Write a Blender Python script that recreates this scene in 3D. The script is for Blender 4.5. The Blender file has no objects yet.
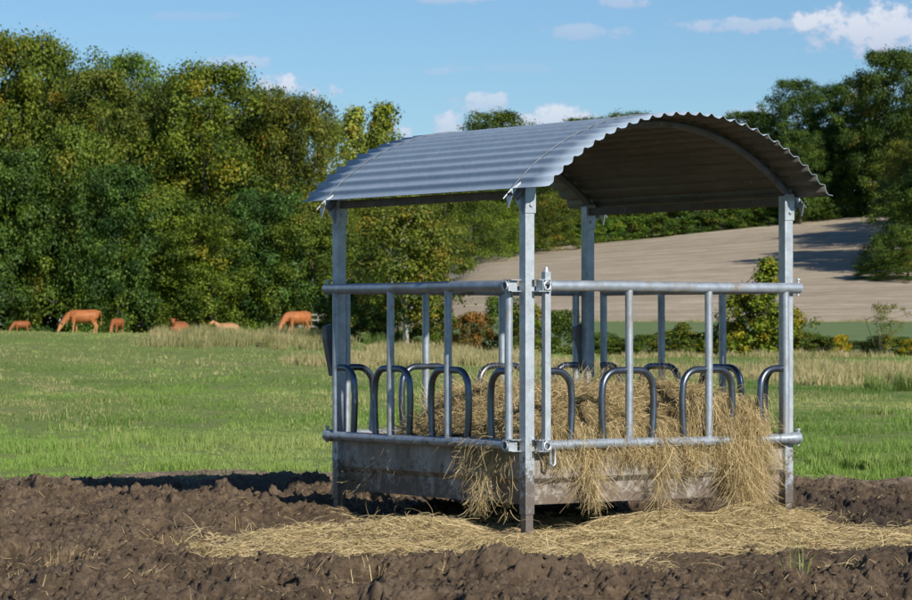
import bpy, math, random
import numpy as np
from mathutils import Vector, Matrix

F = 2950.0            # focal length in photo pixels (912 wide)
CX, HY = 456.0, 326.0 # principal column, horizon row
EYE = 1.285
rng = np.random.default_rng(7)
random.seed(7)
scene = bpy.context.scene
COL = scene.collection

# ------------------------------------------------------------------ helpers
def tag(o, label=None, cat=None, group=None, kind=None):
    if label: o['label'] = label
    if cat: o['category'] = cat
    if group: o['group'] = group
    if kind: o['kind'] = kind
    return o

def empty(name, loc, rz=0, **kw):
    o = bpy.data.objects.new(name, None)
    o.empty_display_size = 0.3
    COL.objects.link(o); o.location = loc; o.rotation_euler = (0, 0, rz)
    return tag(o, **kw)

def link(name, me, mats, parent=None, loc=None, **kw):
    o = bpy.data.objects.new(name, me)
    COL.objects.link(o)
    if not isinstance(mats, (list, tuple)): mats = [mats]
    if len(me.materials) == 0:
        for m in mats: me.materials.append(m)
    if parent: o.parent = parent
    if loc is not None: o.location = loc
    return tag(o, **kw)

def np_mesh(name, V, quads=None, tris=None, col=None, smooth=True):
    """mesh from arrays; col: (nverts,3) hue/tint attribute"""
    me = bpy.data.meshes.new(name)
    V = np.asarray(V, dtype=np.float32)
    nq = 0 if quads is None else len(quads); nt = 0 if tris is None else len(tris)
    me.vertices.add(len(V)); me.vertices.foreach_set('co', V.ravel())
    loops = []
    if nq: loops.append(np.asarray(quads, dtype=np.int32).ravel())
    if nt: loops.append(np.asarray(tris, dtype=np.int32).ravel())
    loops = np.concatenate(loops)
    me.loops.add(len(loops)); me.loops.foreach_set('vertex_index', loops)
    starts = np.concatenate([np.arange(nq) * 4, nq * 4 + np.arange(nt) * 3]).astype(np.int32)
    me.polygons.add(nq + nt); me.polygons.foreach_set('loop_start', starts)
    me.polygons.foreach_set('use_smooth', np.full(nq + nt, smooth, dtype=bool))
    me.update(calc_edges=True)
    if col is not None:
        a = me.color_attributes.new('Col', 'FLOAT_COLOR', 'POINT')
        c = np.ones((len(V), 4), dtype=np.float32); c[:, :3] = col
        a.data.foreach_set('color', c.ravel())
    return me

class MB:
    """collects simple solids into one mesh"""
    def __init__(s): s.v = []; s.f = []
    def add(s, vs, fs):
        n = len(s.v); s.v += [tuple(v) for v in vs]; s.f += [tuple(i + n for i in f) for f in fs]
        return s
    def box(s, a, b):
        (x0, y0, z0), (x1, y1, z1) = a, b
        vs = [(x, y, z) for z in (z0, z1) for y in (y0, y1) for x in (x0, x1)]
        return s.add(vs, [(0, 2, 3, 1), (4, 5, 7, 6), (0, 1, 5, 4), (2, 6, 7, 3), (0, 4, 6, 2), (1, 3, 7, 5)])
    def tube(s, pts, r, n=14, cap=True, r2=None, up=None):
        """r: float or list; elliptical when r2 (list) is given"""
        pts = [Vector(p) for p in pts]; k = len(pts)
        R = [r] * k if not isinstance(r, (list, tuple)) else r
        R2 = R if r2 is None else r2
        base = len(s.v); prev = None
        for i, p in enumerate(pts):
            t = (pts[min(i + 1, k - 1)] - pts[max(i - 1, 0)]).normalized()
            if prev is None:
                ref = Vector(up) if up else (Vector((0, 0, 1)) if abs(t.z) < .9 else Vector((1, 0, 0)))
                a = t.cross(ref).normalized()
            else:
                a = (prev - t * prev.dot(t)).normalized()
            prev = a; b = a.cross(t)
            for j in range(n):
                th = 2 * math.pi * j / n
                s.v.append(tuple(p + a * math.cos(th) * R[i] + b * math.sin(th) * R2[i]))
        for i in range(k - 1):
            for j in range(n):
                j2 = (j + 1) % n
                s.f.append((base + i * n + j, base + i * n + j2, base + (i + 1) * n + j2, base + (i + 1) * n + j))
        if cap:
            s.f.append(tuple(base + j for j in range(n))[::-1])
            s.f.append(tuple(base + (k - 1) * n + j for j in range(n)))
        return s
    def prism(s, poly, axis_vec, origin_map=None):
        """poly: list of 3d points, extruded by axis_vec"""
        n = len(poly); av = Vector(axis_vec)
        vs = [Vector(p) for p in poly] + [Vector(p) + av for p in poly]
        fs = [tuple(range(n))[::-1], tuple(range(n, 2 * n))] + [(i, (i + 1) % n, n + (i + 1) % n, n + i) for i in range(n)]
        return s.add(vs, fs)
    def build(s, name, mat, parent=None, smooth=False, bevel=0, **kw):
        me = bpy.data.meshes.new(name); me.from_pydata(s.v, [], s.f); me.update()
        if smooth:
            me.polygons.foreach_set('use_smooth', [True] * len(me.polygons))
            me.set_sharp_from_angle(angle=math.radians(40))
        o = link(name, me, mat, parent, **kw)
        if bevel:
            m = o.modifiers.new('bevel', 'BEVEL'); m.width = bevel; m.segments = 2; m.limit_method = 'ANGLE'
        return o

# ------------------------------------------------------------------ noise
def _h(ix, iy, seed):
    h = (ix.astype(np.int64) * 374761393 + iy.astype(np.int64) * 668265263 + seed * 1442695041) & 0xffffffff
    h = ((h ^ (h >> 13)) * 1274126177) & 0xffffffff
    h = ((h ^ (h >> 16)) * 2246822519) & 0xffffffff
    return ((h ^ (h >> 15)) & 0xffffff) / float(0xffffff)
def vn(x, y, seed=0):
    x = np.asarray(x, dtype=np.float64); y = np.asarray(y, dtype=np.float64)
    ix = np.floor(x); iy = np.floor(y); fx = x - ix; fy = y - iy
    fx = fx * fx * fx * (fx * (fx * 6 - 15) + 10); fy = fy * fy * fy * (fy * (fy * 6 - 15) + 10)
    a = _h(ix, iy, seed); b = _h(ix + 1, iy, seed); c = _h(ix, iy + 1, seed); d = _h(ix + 1, iy + 1, seed)
    return (a + (b - a) * fx) * (1 - fy) + (c + (d - c) * fx) * fy
def fbm(x, y, seed=0, o=4, gain=.5):
    s = 0; amp = 1; tot = 0
    for i in range(o):
        s = s + amp * (vn(x, y, seed + i * 17) - .5); tot += amp; amp *= gain
        x = x * 2.03 + 11.3; y = y * 2.03 + 5.7
    return s / tot * 2      # about -1..1
def cell(x, y, seed=0):
    ix = np.floor(x); iy = np.floor(y); best = np.full(np.shape(x), 9.0); idv = np.zeros(np.shape(x))
    for dx in (-1, 0, 1):
        for dy in (-1, 0, 1):
            cx = ix + dx; cy = iy + dy
            px = cx + _h(cx, cy, seed); py = cy + _h(cx, cy, seed + 5)
            d = np.hypot(x - px, y - py); m = d < best
            best = np.where(m, d, best); idv = np.where(m, _h(cx, cy, seed + 9), idv)
    return best, idv
def ss(a, b, x):
    t = np.clip((x - a) / (b - a), 0, 1); return t * t * (3 - 2 * t)

# ------------------------------------------------------------------ terrain
def terrain(X, Y):
    X = np.asarray(X, dtype=np.float64); Y = np.asarray(Y, dtype=np.float64)
    lx = np.clip(-X, 0, 60)
    knoll = (.52 + .020 * lx) * ss(55, 143, Y) * ss(6, -6, X)
    knoll = knoll - 1.3 * ss(149, 166, Y) * ss(0, -8, X)
    right = ss(-14, 4, X)
    field = 1.30 * ss(118, 185, Y)
    slope = .068 + .00085 * np.clip(X, -30, 70)
    hill = np.where(Y > 185, (Y - 185) * slope, 0)
    hill = hill - ss(290, 420, Y) * np.clip(Y - 290, 0, None) * slope * 1.0
    z = knoll + right * (field + hill)
    z = z + .05 * fbm(X / 9, Y / 9, 3, 3) * ss(26, 45, Y) + .25 * fbm(X / 60, Y / 60, 4, 2) * ss(60, 110, Y)
    return z

def mud_mask(X, Y):
    """1 inside the trampled mud, 0 in grass"""
    e = 24.3 + 1.15 * np.exp(-((X + 1.5) / 1.9) ** 4) + .9 * fbm(X / 1.6, X * 0 + 3, 21, 4) + .5 * fbm(X / .35, Y / .5, 22, 2)
    m = ss(.5, -.5, Y - e)
    m = m * ss(11.5, 10.2, np.abs(X) + .6 * fbm(Y / 2, X / 2, 23, 3)) * ss(6.0, 7.2, Y)
    return m

def mud_h(X, Y):
    big = .09 * fbm(X / 1.5, Y / 1.5, 31, 3)
    wx = X + .10 * fbm(X / .25, Y / .25, 47, 3); wy = Y + .10 * fbm(X / .25, Y / .25, 49, 3)
    mid = .11 * fbm(wx / .5, wy / .42, 35, 3)
    d1, i1 = cell(wx / .21, wy / .19, 41)
    cl = .06 * np.clip(1 - d1, 0, 1) * i1
    rid = .075 * (.45 - np.abs(fbm(wx / .22, wy / .2, 81, 4, .62)))
    rid2 = .055 * (.4 - np.abs(fbm(X / .085, Y / .085, 85, 3, .65)))
    d2, i2 = cell(X / .065 + .5 * fbm(X / .05, Y / .05, 57, 2), Y / .065, 51)
    cl2 = .020 * np.clip(.8 - d2 * d2, 0, 1) * np.clip(i2 - .4, 0, 1) * 1.6
    d3, i3 = cell(wx / .40, wy / .40, 61)
    hole = -.19 * ss(.42, .20, d3) * (i3 > .42) * (.3 + i3 * .7)
    fine = .040 * (.3 - np.abs(fbm(X / .05, Y / .05, 71, 3, .75))) + .016 * fbm(X / .02, Y / .02, 73, 2, .7)
    cl = cl + rid + rid2
    # near the feeder the ground is trodden lower; a bank stands on its left
    bank = .13 * np.exp(-(((X + 1.75) / .75) ** 2 + ((Y - 20.6) / .55) ** 2))
    bank += .10 * np.exp(-(((X - 2.6) / .8) ** 2 + ((Y - 15.6) / .7) ** 2))
    bank -= .10 * np.exp(-(((X - 3.0) / 1.2) ** 2 + ((Y - 20.5) / 1.4) ** 2))
    rough = .35 + .65 * ss(24.2, 22.6, Y)
    hayed = ss(1.15, .85, ((X - .8) / 2.3) ** 2 + ((Y - 17.3) / 2.5) ** 2)
    near_feeder = .6 * hayed + .4 * np.exp(-(((X - .6) / 1.9) ** 2 + ((Y - 18.6) / 2.0) ** 2))
    return (big + mid + cl + cl2 + hole + fine) * rough * (1 - .75 * near_feeder) + bank - .05

# ------------------------------------------------------------------ materials
def mat(name):
    m = bpy.data.materials.new(name); m.use_nodes = True
    nt = m.node_tree; b = nt.nodes['Principled BSDF']
    return m, nt, b
def N(nt, t, **kw):
    n = nt.nodes.new(t)
    for k, v in kw.items(): setattr(n, k, v)
    return n
def noise(nt, scale, detail=5, rough=.6, coord=None, scl=None, dist=0):
    n = N(nt, 'ShaderNodeTexNoise'); n.inputs['Scale'].default_value = scale
    n.inputs['Detail'].default_value = detail; n.inputs['Roughness'].default_value = rough
    n.inputs['Distortion'].default_value = dist
    if coord is not None:
        if scl is not None:
            mp = N(nt, 'ShaderNodeMapping'); mp.inputs['Scale'].default_value = scl
            nt.links.new(coord, mp.inputs[0]); coord = mp.outputs[0]
        nt.links.new(coord, n.inputs['Vector'])
    return n.outputs['Fac']
def ramp(nt, fac, stops):
    r = N(nt, 'ShaderNodeValToRGB'); e = r.color_ramp.elements
    while len(e) < len(stops): e.new(.5)
    for i, (p, c) in enumerate(stops):
        e[i].position = p; e[i].color = (c, c, c, 1) if not isinstance(c, tuple) else (*c, 1)
    nt.links.new(fac, r.inputs[0]); return r.outputs[0]
def mix(nt, fac, a, b, bt='MIX'):
    m = N(nt, 'ShaderNodeMix', data_type='RGBA', blend_type=bt)
    for s, v in ((0, fac), (6, a), (7, b)):
        if isinstance(v, (int, float)): m.inputs[s].default_value = v
        elif isinstance(v, tuple): m.inputs[s].default_value = (*v, 1)
        else: nt.links.new(v, m.inputs[s])
    return m.outputs[2]
def bump(nt, b, h, strength=.5, dist=.01):
    n = N(nt, 'ShaderNodeBump'); n.inputs['Strength'].default_value = strength
    n.inputs['Distance'].default_value = dist
    nt.links.new(h, n.inputs['Height']); nt.links.new(n.outputs[0], b.inputs['Normal'])
def objco(nt): return N(nt, 'ShaderNodeTexCoord').outputs['Object']
def geoco(nt): return N(nt, 'ShaderNodeNewGeometry').outputs['Position']

def galv(name, base, rough, metal=.75, dirt=.0, dirtcol=(.16, .12, .085), spang=14, streak=(1, 1, .5), splash=0, var=1):
    m, nt, b = mat(name); co = objco(nt)
    v = N(nt, 'ShaderNodeTexVoronoi'); v.inputs['Scale'].default_value = spang * 5; nt.links.new(co, v.inputs['Vector'])
    sp = ramp(nt, v.outputs['Color'], [(0, .93), (1, 1.06)])
    n1 = noise(nt, spang, 6, .65, co)
    c = mix(nt, ramp(nt, n1, [(.35, 0), (.7, 1)]), tuple(x * (1 - .2 * var) for x in base), tuple(min(1, x * (1 + .16 * var)) for x in base))
    c = mix(nt, 1.0, c, sp, 'MULTIPLY')
    n2 = noise(nt, 5, 8, .7, co, streak)
    # white oxide specks and scratches
    n3 = noise(nt, 60, 3, .6, co, (1, 1, .25))
    c = mix(nt, ramp(nt, n3, [(.68, 0), (.74, .6)]), c, (.72, .74, .74))
    if dirt:
        df = ramp(nt, n2, [(.62 - dirt * .4, 0), (.75 - dirt * .2, 1)])
        c = mix(nt, df, c, dirtcol)
        inv = N(nt, 'ShaderNodeMath', operation='MULTIPLY_ADD'); nt.links.new(df, inv.inputs[0])
        inv.inputs[1].default_value = -metal; inv.inputs[2].default_value = metal
        nt.links.new(inv.outputs[0], b.inputs['Metallic'])
    else: b.inputs['Metallic'].default_value = metal
    if splash:      # mud splashed up from the ground
        sx = N(nt, 'ShaderNodeSeparateXYZ'); nt.links.new(co, sx.inputs[0])
        zr = N(nt, 'ShaderNodeMapRange'); nt.links.new(sx.outputs[2], zr.inputs[0]); zr.inputs[1].default_value = splash; zr.inputs[2].default_value = .0; zr.inputs[3].default_value = -.14; zr.inputs[4].default_value = .28
        n5 = noise(nt, 16, 9, .75, co); ad = N(nt, 'ShaderNodeMath', operation='ADD'); nt.links.new(zr.outputs[0], ad.inputs[0]); nt.links.new(n5, ad.inputs[1])
        c = mix(nt, ramp(nt, ad.outputs[0], [(.52, 0), (.62, .85)]), c, (.13, .092, .062))
    nt.links.new(c, b.inputs['Base Color'])
    r = N(nt, 'ShaderNodeMapRange'); nt.links.new(n2, r.inputs[0]); r.inputs[3].default_value = rough - .08 * var; r.inputs[4].default_value = rough + .2 * var
    nt.links.new(r.outputs[0], b.inputs['Roughness'])
    bump(nt, b, n1, .15, .002)
    return m
M = {}
M['post'] = galv('galvanised_post', (.47, .52, .56), .42, .38, .12, (.24, .19, .14), splash=.75)
M['rail'] = galv('galvanised_rail', (.40, .45, .50), .38, .5, .22, (.20, .16, .12), splash=.8)
M['hoop'] = galv('polished_tube', (.17, .195, .235), .26, .9, 0)
M['roof'] = galv('corrugated_zinc', (.33, .41, .50), .62, .1, .0, (.3, .29, .27), 6, var=.35)
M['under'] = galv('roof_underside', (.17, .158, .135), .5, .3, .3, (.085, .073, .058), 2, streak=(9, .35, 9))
M['trough'] = galv('trough_sheet', (.44, .42, .38), .6, .25, .55, (.22, .17, .125), 4, splash=.62)
M['arch'] = galv('dull_arch_steel', (.22, .23, .24), .5, .5, .3, (.12, .09, .07))

M['beam'] = galv('dirty_beam', (.15, .13, .11), .7, .2, .4, (.10, .075, .05))
def foliage(name, c0, c1, c2, trans=.35, rough=.55):
    """Col.r blends dark->mid leaf colour, Col.g turns some leaves yellow/brown (autumn)"""
    m, nt, b = mat(name)
    a = N(nt, 'ShaderNodeAttribute', attribute_name='Col'); s = N(nt, 'ShaderNodeSeparateColor'); nt.links.new(a.outputs['Color'], s.inputs[0])
    c = mix(nt, s.outputs[0], c0, c1); c = mix(nt, s.outputs[1], c, c2)
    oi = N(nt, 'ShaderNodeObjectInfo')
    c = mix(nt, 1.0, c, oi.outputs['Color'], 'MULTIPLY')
    nt.links.new(c, b.inputs['Base Color']); b.inputs['Roughness'].default_value = rough
    b.inputs['Specular IOR Level'].default_value = .3
    tr = N(nt, 'ShaderNodeBsdfTranslucent'); 
    tc = mix(nt, 1.0, c, (1.15, 1.2, .6), 'MULTIPLY'); nt.links.new(tc, tr.inputs[0])
    ms = N(nt, 'ShaderNodeMixShader'); ms.inputs[0].default_value = trans
    nt.links.new(b.outputs[0], ms.inputs[1]); nt.links.new(tr.outputs[0], ms.inputs[2])
    nt.links.new(ms.outputs[0], nt.nodes['Material Output'].inputs['Surface'])
    return m
M['leaf'] = foliage('oak_leaves', (.022, .050, .009), (.120, .175, .024), (.215, .180, .024), trans=.22)
M['grass'] = foliage('grass_blades', (.105, .195, .032), (.26, .385, .085), (.56, .48, .24), .35, .5)
M['rush'] = foliage('rush_blades', (.13, .17, .05), (.27, .27, .10), (.54, .44, .24), .3, .6)
M['hay'] = foliage('hay_strands', (.42, .31, .155), (.70, .56, .31), (.30, .23, .11), .2, .5)

m, nt, b = mat('bark'); co = objco(nt)
n1 = noise(nt, 9, 8, .7, co, (1, 1, .25))
nt.links.new(ramp(nt, n1, [(.3, (.035, .027, .02)), (.7, (.13, .11, .085))]), b.inputs['Base Color']); b.inputs['Roughness'].default_value = .9
bump(nt, b, n1, .8, .03); M['bark'] = m
m, nt, b = mat('pale_bark'); co = objco(nt)
n1 = noise(nt, 9, 6, .7, co, (1, 1, .6))
nt.links.new(ramp(nt, n1, [(.35, (.10, .085, .07)), (.55, (.42, .40, .35))]), b.inputs['Base Color']); b.inputs['Roughness'].default_value = .85
M['pale_bark'] = m

# mud
m, nt, b = mat('wet_trampled_mud'); co = geoco(nt)
big = noise(nt, .9, 6, .6, co); mid = noise(nt, 7, 8, .7, co); fine = noise(nt, 55, 9, .8, co)
c = ramp(nt, mid, [(.37, (.038, .023, .012)), (.5, (.110, .071, .038)), (.62, (.25, .175, .105))])
c = mix(nt, ramp(nt, fine, [(.40, .9), (.52, 0.)]), c, (.036, .023, .014))
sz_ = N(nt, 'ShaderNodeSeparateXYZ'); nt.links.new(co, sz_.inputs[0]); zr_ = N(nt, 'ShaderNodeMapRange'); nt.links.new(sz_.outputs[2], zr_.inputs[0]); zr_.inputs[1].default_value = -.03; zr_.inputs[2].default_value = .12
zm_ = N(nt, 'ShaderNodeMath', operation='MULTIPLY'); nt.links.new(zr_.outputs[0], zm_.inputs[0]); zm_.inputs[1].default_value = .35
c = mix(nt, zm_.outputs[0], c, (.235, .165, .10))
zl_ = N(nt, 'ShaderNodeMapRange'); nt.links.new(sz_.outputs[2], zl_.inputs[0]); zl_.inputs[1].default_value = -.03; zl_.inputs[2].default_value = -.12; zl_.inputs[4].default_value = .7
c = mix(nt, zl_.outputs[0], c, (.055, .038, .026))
cru = noise(nt, 22, 6, .75, co, None, .6)
c = mix(nt, ramp(nt, cru, [(.53, 0), (.61, .6)]), c, (.33, .245, .155))
c = mix(nt, ramp(nt, big, [(.42, 0), (.68, .45)]), c, (.215, .155, .105))
# the bank towards the grass is drier and paler; the poached hollow on the right is wet and dark
sx = N(nt, 'ShaderNodeSeparateXYZ'); nt.links.new(co, sx.inputs[0])
dry = N(nt, 'ShaderNodeMapRange'); nt.links.new(sx.outputs[1], dry.inputs[0]); dry.inputs[1].default_value = 22.8; dry.inputs[2].default_value = 24.0
dm = N(nt, 'ShaderNodeMath', operation='MULTIPLY'); nt.links.new(dry.outputs[0], dm.inputs[0]); nt.links.new(ramp(nt, mid, [(.35, .25), (.6, .95)]), dm.inputs[1])
c = mix(nt, dm.outputs[0], c, (.31, .24, .165))
wx = N(nt, 'ShaderNodeMapRange'); nt.links.new(sx.outputs[0], wx.inputs[0]); wx.inputs[1].default_value = 1.9; wx.inputs[2].default_value = 2.6
wy = N(nt, 'ShaderNodeMapRange'); nt.links.new(sx.outputs[1], wy.inputs[0]); wy.inputs[1].default_value = 22.6; wy.inputs[2].default_value = 21.6
wm = N(nt, 'ShaderNodeMath', operation='MULTIPLY'); nt.links.new(wx.outputs[0], wm.inputs[0]); nt.links.new(wy.outputs[0], wm.inputs[1])
wm2 = N(nt, 'ShaderNodeMath', operation='MULTIPLY'); nt.links.new(wm.outputs[0], wm2.inputs[0]); wm2.inputs[1].default_value = .6
c = mix(nt, wm2.outputs[0], c, (.035, .026, .022))
nt.links.new(c, b.inputs['Base Color'])
r = N(nt, 'ShaderNodeMapRange'); nt.links.new(mid, r.inputs[0]); r.inputs[1].default_value = .3; r.inputs[2].default_value = .6; r.inputs[3].default_value = .55; r.inputs[4].default_value = .92
nt.links.new(r.outputs[0], b.inputs['Roughness']); b.inputs['Specular IOR Level'].default_value = .35
fl_ = noise(nt, 130, 3, .6, co, (1, 2.2, 1), 1.5)
c = mix(nt, ramp(nt, fl_, [(.66, 0), (.70, .7)]), c, (.42, .33, .20))
nt.links.new(c, b.inputs['Base Color'])
bump(nt, b, fine, 1.0, .025); M['mud'] = m

# pasture
m, nt, b = mat('pasture_turf'); co = geoco(nt)
n1 = noise(nt, .35, 7, .65, co); n2 = noise(nt, 6, 6, .7, co); n0 = noise(nt, .05, 3, .5, co)
c = ramp(nt, n2, [(.3, (.11, .165, .035)), (.55, (.21, .27, .075)), (.8, (.34, .33, .14))])
c = mix(nt, ramp(nt, n1, [(.45, 0), (.68, .6)]), c, (.23, .20, .10))
c = mix(nt, ramp(nt, n0, [(.4, 0), (.6, .35)]), c, (.15, .21, .055))
nt.links.new(c, b.inputs['Base Color']); b.inputs['Roughness'].default_value = .95; b.inputs['Specular IOR Level'].default_value = .1
bump(nt, b, n2, .8, .05); M['pasture'] = m

m, nt, b = mat('stubble'); co = geoco(nt)
n1 = noise(nt, 1.0, 7, .75, co, (.04, .35, .35), .6); n2 = noise(nt, 1.0, 8, .8, co, (.45, 1.1, 1)); n3 = noise(nt, .045, 5, .65, co)
c = ramp(nt, n1, [(.38, (.44, .365, .265)), (.62, (.66, .565, .43))])
n4 = noise(nt, 1.0, 3, .6, co, (.012, 1.6, .2), .3)
c = mix(nt, ramp(nt, n4, [(.42, .55), (.55, 0.)]), c, (.28, .22, .155))
c = mix(nt, ramp(nt, n2, [(.38, .7), (.58, 0.)]), c, (.27, .21, .15))
c = mix(nt, ramp(nt, n3, [(.42, 0), (.62, .5)]), c, (.37, .31, .215))
nt.links.new(c, b.inputs['Base Color']); b.inputs['Roughness'].default_value = 1; b.inputs['Specular IOR Level'].default_value = .05
bump(nt, b, n2, .7, .12); M['stubble'] = m

m, nt, b = mat('young_crop'); co = geoco(nt)
n1 = noise(nt, 1.2, 5, .6, co, (.3, 1, 1))
nt.links.new(ramp(nt, n1, [(.3, (.12, .18, .065)), (.7, (.19, .24, .105))]), b.inputs['Base Color']); b.inputs['Roughness'].default_value = .9
b.inputs['Specular IOR Level'].default_value = .1
M['crop'] = m

m, nt, b = mat('hay_mat'); co = geoco(nt)
n1 = noise(nt, 9, 8, .75, co, None, 1.5); n2 = noise(nt, 70, 6, .8, co, (1, .35, 1), 3)
c = ramp(nt, n2, [(.3, (.24, .17, .08)), (.5, (.44, .33, .17)), (.7, (.60, .47, .26))])
c = mix(nt, ramp(nt, n1, [(.35, .45), (.6, 0.)]), c, (.21, .15, .075))
nt.links.new(c, b.inputs['Base Color']); b.inputs['Roughness'].default_value = .9; b.inputs['Specular IOR Level'].default_value = .15
bump(nt, b, n2, 1, .03); M['haymat'] = m

def cow_mat(name, body, pale, muzz):
    m, nt, b = mat(name); co = objco(nt)
    sx = N(nt, 'ShaderNodeSeparateXYZ'); nt.links.new(co, sx.inputs[0])
    n1 = noise(nt, 3, 5, .6, co); n2 = noise(nt, 25, 4, .7, co, (.3, 1, 1))
    c = mix(nt, ramp(nt, n1, [(.35, 0), (.65, 1)]), tuple(x * .82 for x in body), tuple(x * 1.15 for x in body))
    z = N(nt, 'ShaderNodeMapRange'); nt.links.new(sx.outputs[2], z.inputs[0]); z.inputs[1].default_value = .72; z.inputs[2].default_value = .35
    zz = N(nt, 'ShaderNodeMath', operation='MULTIPLY'); nt.links.new(z.outputs[0], zz.inputs[0]); zz.inputs[1].default_value = .7
    c = mix(nt, zz.outputs[0], c, pale)
    a = N(nt, 'ShaderNodeAttribute', attribute_name='Col'); s = N(nt, 'ShaderNodeSeparateColor'); nt.links.new(a.outputs['Color'], s.inputs[0])
    nt.links.new(c, b.inputs['Base Color']); b.inputs['Roughness'].default_value = .6; b.inputs['Specular IOR Level'].default_value = .25
    bump(nt, b, n2, .3, .01)
    return m
M['cow_red'] = cow_mat('chestnut_hide', (.37, .130, .042), (.45, .25, .12), (.5, .4, .3))
M['cow_dark'] = cow_mat('dark_chestnut_hide', (.26, .088, .030), (.33, .16, .07), (.5, .4, .3))
M['cow_pale'] = cow_mat('fawn_hide', (.42, .22, .10), (.48, .32, .18), (.5, .4, .3))
m, nt, b = mat('horn'); b.inputs['Base Color'].default_value = (.55, .48, .36, 1); b.inputs['Roughness'].default_value = .4; M['horn'] = m
m, nt, b = mat('weathered_wood'); co = objco(nt); n1 = noise(nt, 14, 6, .7, co, (.2, 1, 1))
nt.links.new(ramp(nt, n1, [(.3, (.14, .125, .11)), (.7, (.34, .32, .29))]), b.inputs['Base Color']); b.inputs['Roughness'].default_value = .9; M['wood'] = m
m, nt, b = mat('dandelion'); b.inputs['Base Color'].default_value = (.8, .6, .03, 1); M['yellow'] = m

# ------------------------------------------------------------------ ground sheets
def grid_sheet(name, xs, ys, zf, material, keep=None, col=None, **kw):
    X, Y = np.meshgrid(xs, ys); Z = zf(X, Y)
    V = np.stack([X, Y, Z], -1).reshape(-1, 3); nx, ny = len(xs), len(ys)
    i = np.arange(nx * ny).reshape(ny, nx)
    q = np.stack([i[:-1, :-1], i[:-1, 1:], i[1:, 1:], i[1:, :-1]], -1).reshape(-1, 4)
    if keep is not None:
        k = keep(X, Y); kk = (k[:-1, :-1] & k[:-1, 1:] & k[1:, 1:] & k[1:, :-1]).ravel(); q = q[kk]
        used = np.unique(q); rem = np.full(len(V), -1); rem[used] = np.arange(len(used)); V = V[used]; q = rem[q]
    return link(name, np_mesh(name, V, quads=q), material, **kw)
def prog(a, b, s0, g):
    out = [a]; s = s0
    while out[-1] < b: out.append(out[-1] + s); s *= g
    return out
xs = np.array(sorted(set([-v for v in prog(12, 900, .5, 1.07)] + list(np.arange(-12, 12.01, .3)) + prog(12, 900, .5, 1.07))))
ys = np.array(sorted(set(list(-np.array(prog(0, 300, 2, 1.2))) + list(np.arange(0, 60, .35)) + prog(60, 420, .6, 1.02) + prog(420, 2500, 12, 1.15))))
ys = ys[np.concatenate([[True], np.diff(ys) > 1e-6])]; xs = xs[np.concatenate([[True], np.diff(xs) > 1e-6])]
grid_sheet('ground', xs, ys, lambda X, Y: terrain(X, Y) - .30 * mud_mask(X, Y), M['pasture'], kind='structure')
# mud, real relief; its ragged edge dips below the turf
mx = np.concatenate([np.arange(-12, -4.6, .12), np.arange(-4.6, -3.4, .03), np.arange(-3.4, 3.4, .0105), np.arange(3.4, 4.6, .03), np.arange(4.6, 12.01, .12)])
my = np.concatenate([np.arange(5.5, 12.6, .12), np.arange(12.6, 19.5, .0105), np.arange(19.5, 26.6, .0165)])
def mud_z(X, Y):
    m = mud_mask(X, Y)
    return terrain(X, Y) + mud_h(X, Y) * ss(0, .6, m) + .045 * ss(.2, .6, m) - .22 * ss(.55, .0, m)
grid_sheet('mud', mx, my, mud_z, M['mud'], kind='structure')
# loose crumbs and clods of earth
gc = np.random.default_rng(77); nC = 14000
cY = 13.0 + 12.6 * gc.random(nC) ** 1.2; cX = gc.uniform(-.2, .2, nC) * cY
keepc = (mud_mask(cX, cY) > .55) & (fbm(cX / .7, cY / .7, 500, 3) > -.35); cX, cY = cX[keepc], cY[keepc]; nC = len(cX)
cs_ = np.clip(gc.lognormal(-4.9, .5, nC), .003, .028)
ph = (1 + 5 ** .5) / 2
ico = np.array([(-1, ph, 0), (1, ph, 0), (-1, -ph, 0), (1, -ph, 0), (0, -1, ph), (0, 1, ph), (0, -1, -ph), (0, 1, -ph), (ph, 0, -1), (ph, 0, 1), (-ph, 0, -1), (-ph, 0, 1)]) / 1.9
icf = np.array([(0, 11, 5), (0, 5, 1), (0, 1, 7), (0, 7, 10), (0, 10, 11), (1, 5, 9), (5, 11, 4), (11, 10, 2), (10, 7, 6), (7, 1, 8), (3, 9, 4), (3, 4, 2), (3, 2, 6), (3, 6, 8), (3, 8, 9), (4, 9, 5), (2, 4, 11), (6, 2, 10), (8, 6, 7), (9, 8, 1)])
cV = ico[None] * (1 + .22 * gc.normal(size=(nC, 12, 1))) * cs_[:, None, None] * np.stack([gc.uniform(.7, 1.5, nC), gc.uniform(.7, 1.5, nC), gc.uniform(.5, .9, nC)], -1)[:, None]
cV = cV + np.stack([cX, cY, mud_z(cX, cY) + cs_ * .25], -1)[:, None]
cF = (icf[None] + (np.arange(nC) * 12)[:, None, None]).reshape(-1, 3)
link('mud_clods', np_mesh('mud_clods', cV.reshape(-1, 3), tris=cF), M['mud'], label='loose brown crumbs and clods of earth on the trampled mud', cat='soil', kind='stuff')
# stubble field and green crop strip on the hill, laid over the ground
def stub_lo(X): return 181 - .04 * X + 1.2 * fbm(X / 20, X * 0, 91, 2)
def stub_hi(X): return 287 + .10 * X
sxs = np.arange(-16, 120, 1.2); sys_ = np.arange(120, 312, 1.0)
grid_sheet('stubble_field', sxs, sys_, lambda X, Y: terrain(X, Y) + .05, M['stubble'],
           keep=lambda X, Y: (Y > stub_lo(X)) & (Y < stub_hi(X)) & (X > -9), kind='structure')
grid_sheet('green_crop_strip', sxs, sys_, lambda X, Y: terrain(X, Y) + .06, M['crop'],
           keep=lambda X, Y: (Y <= stub_lo(X) - .5) & (Y > 126) & (X > -3), kind='structure')

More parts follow.
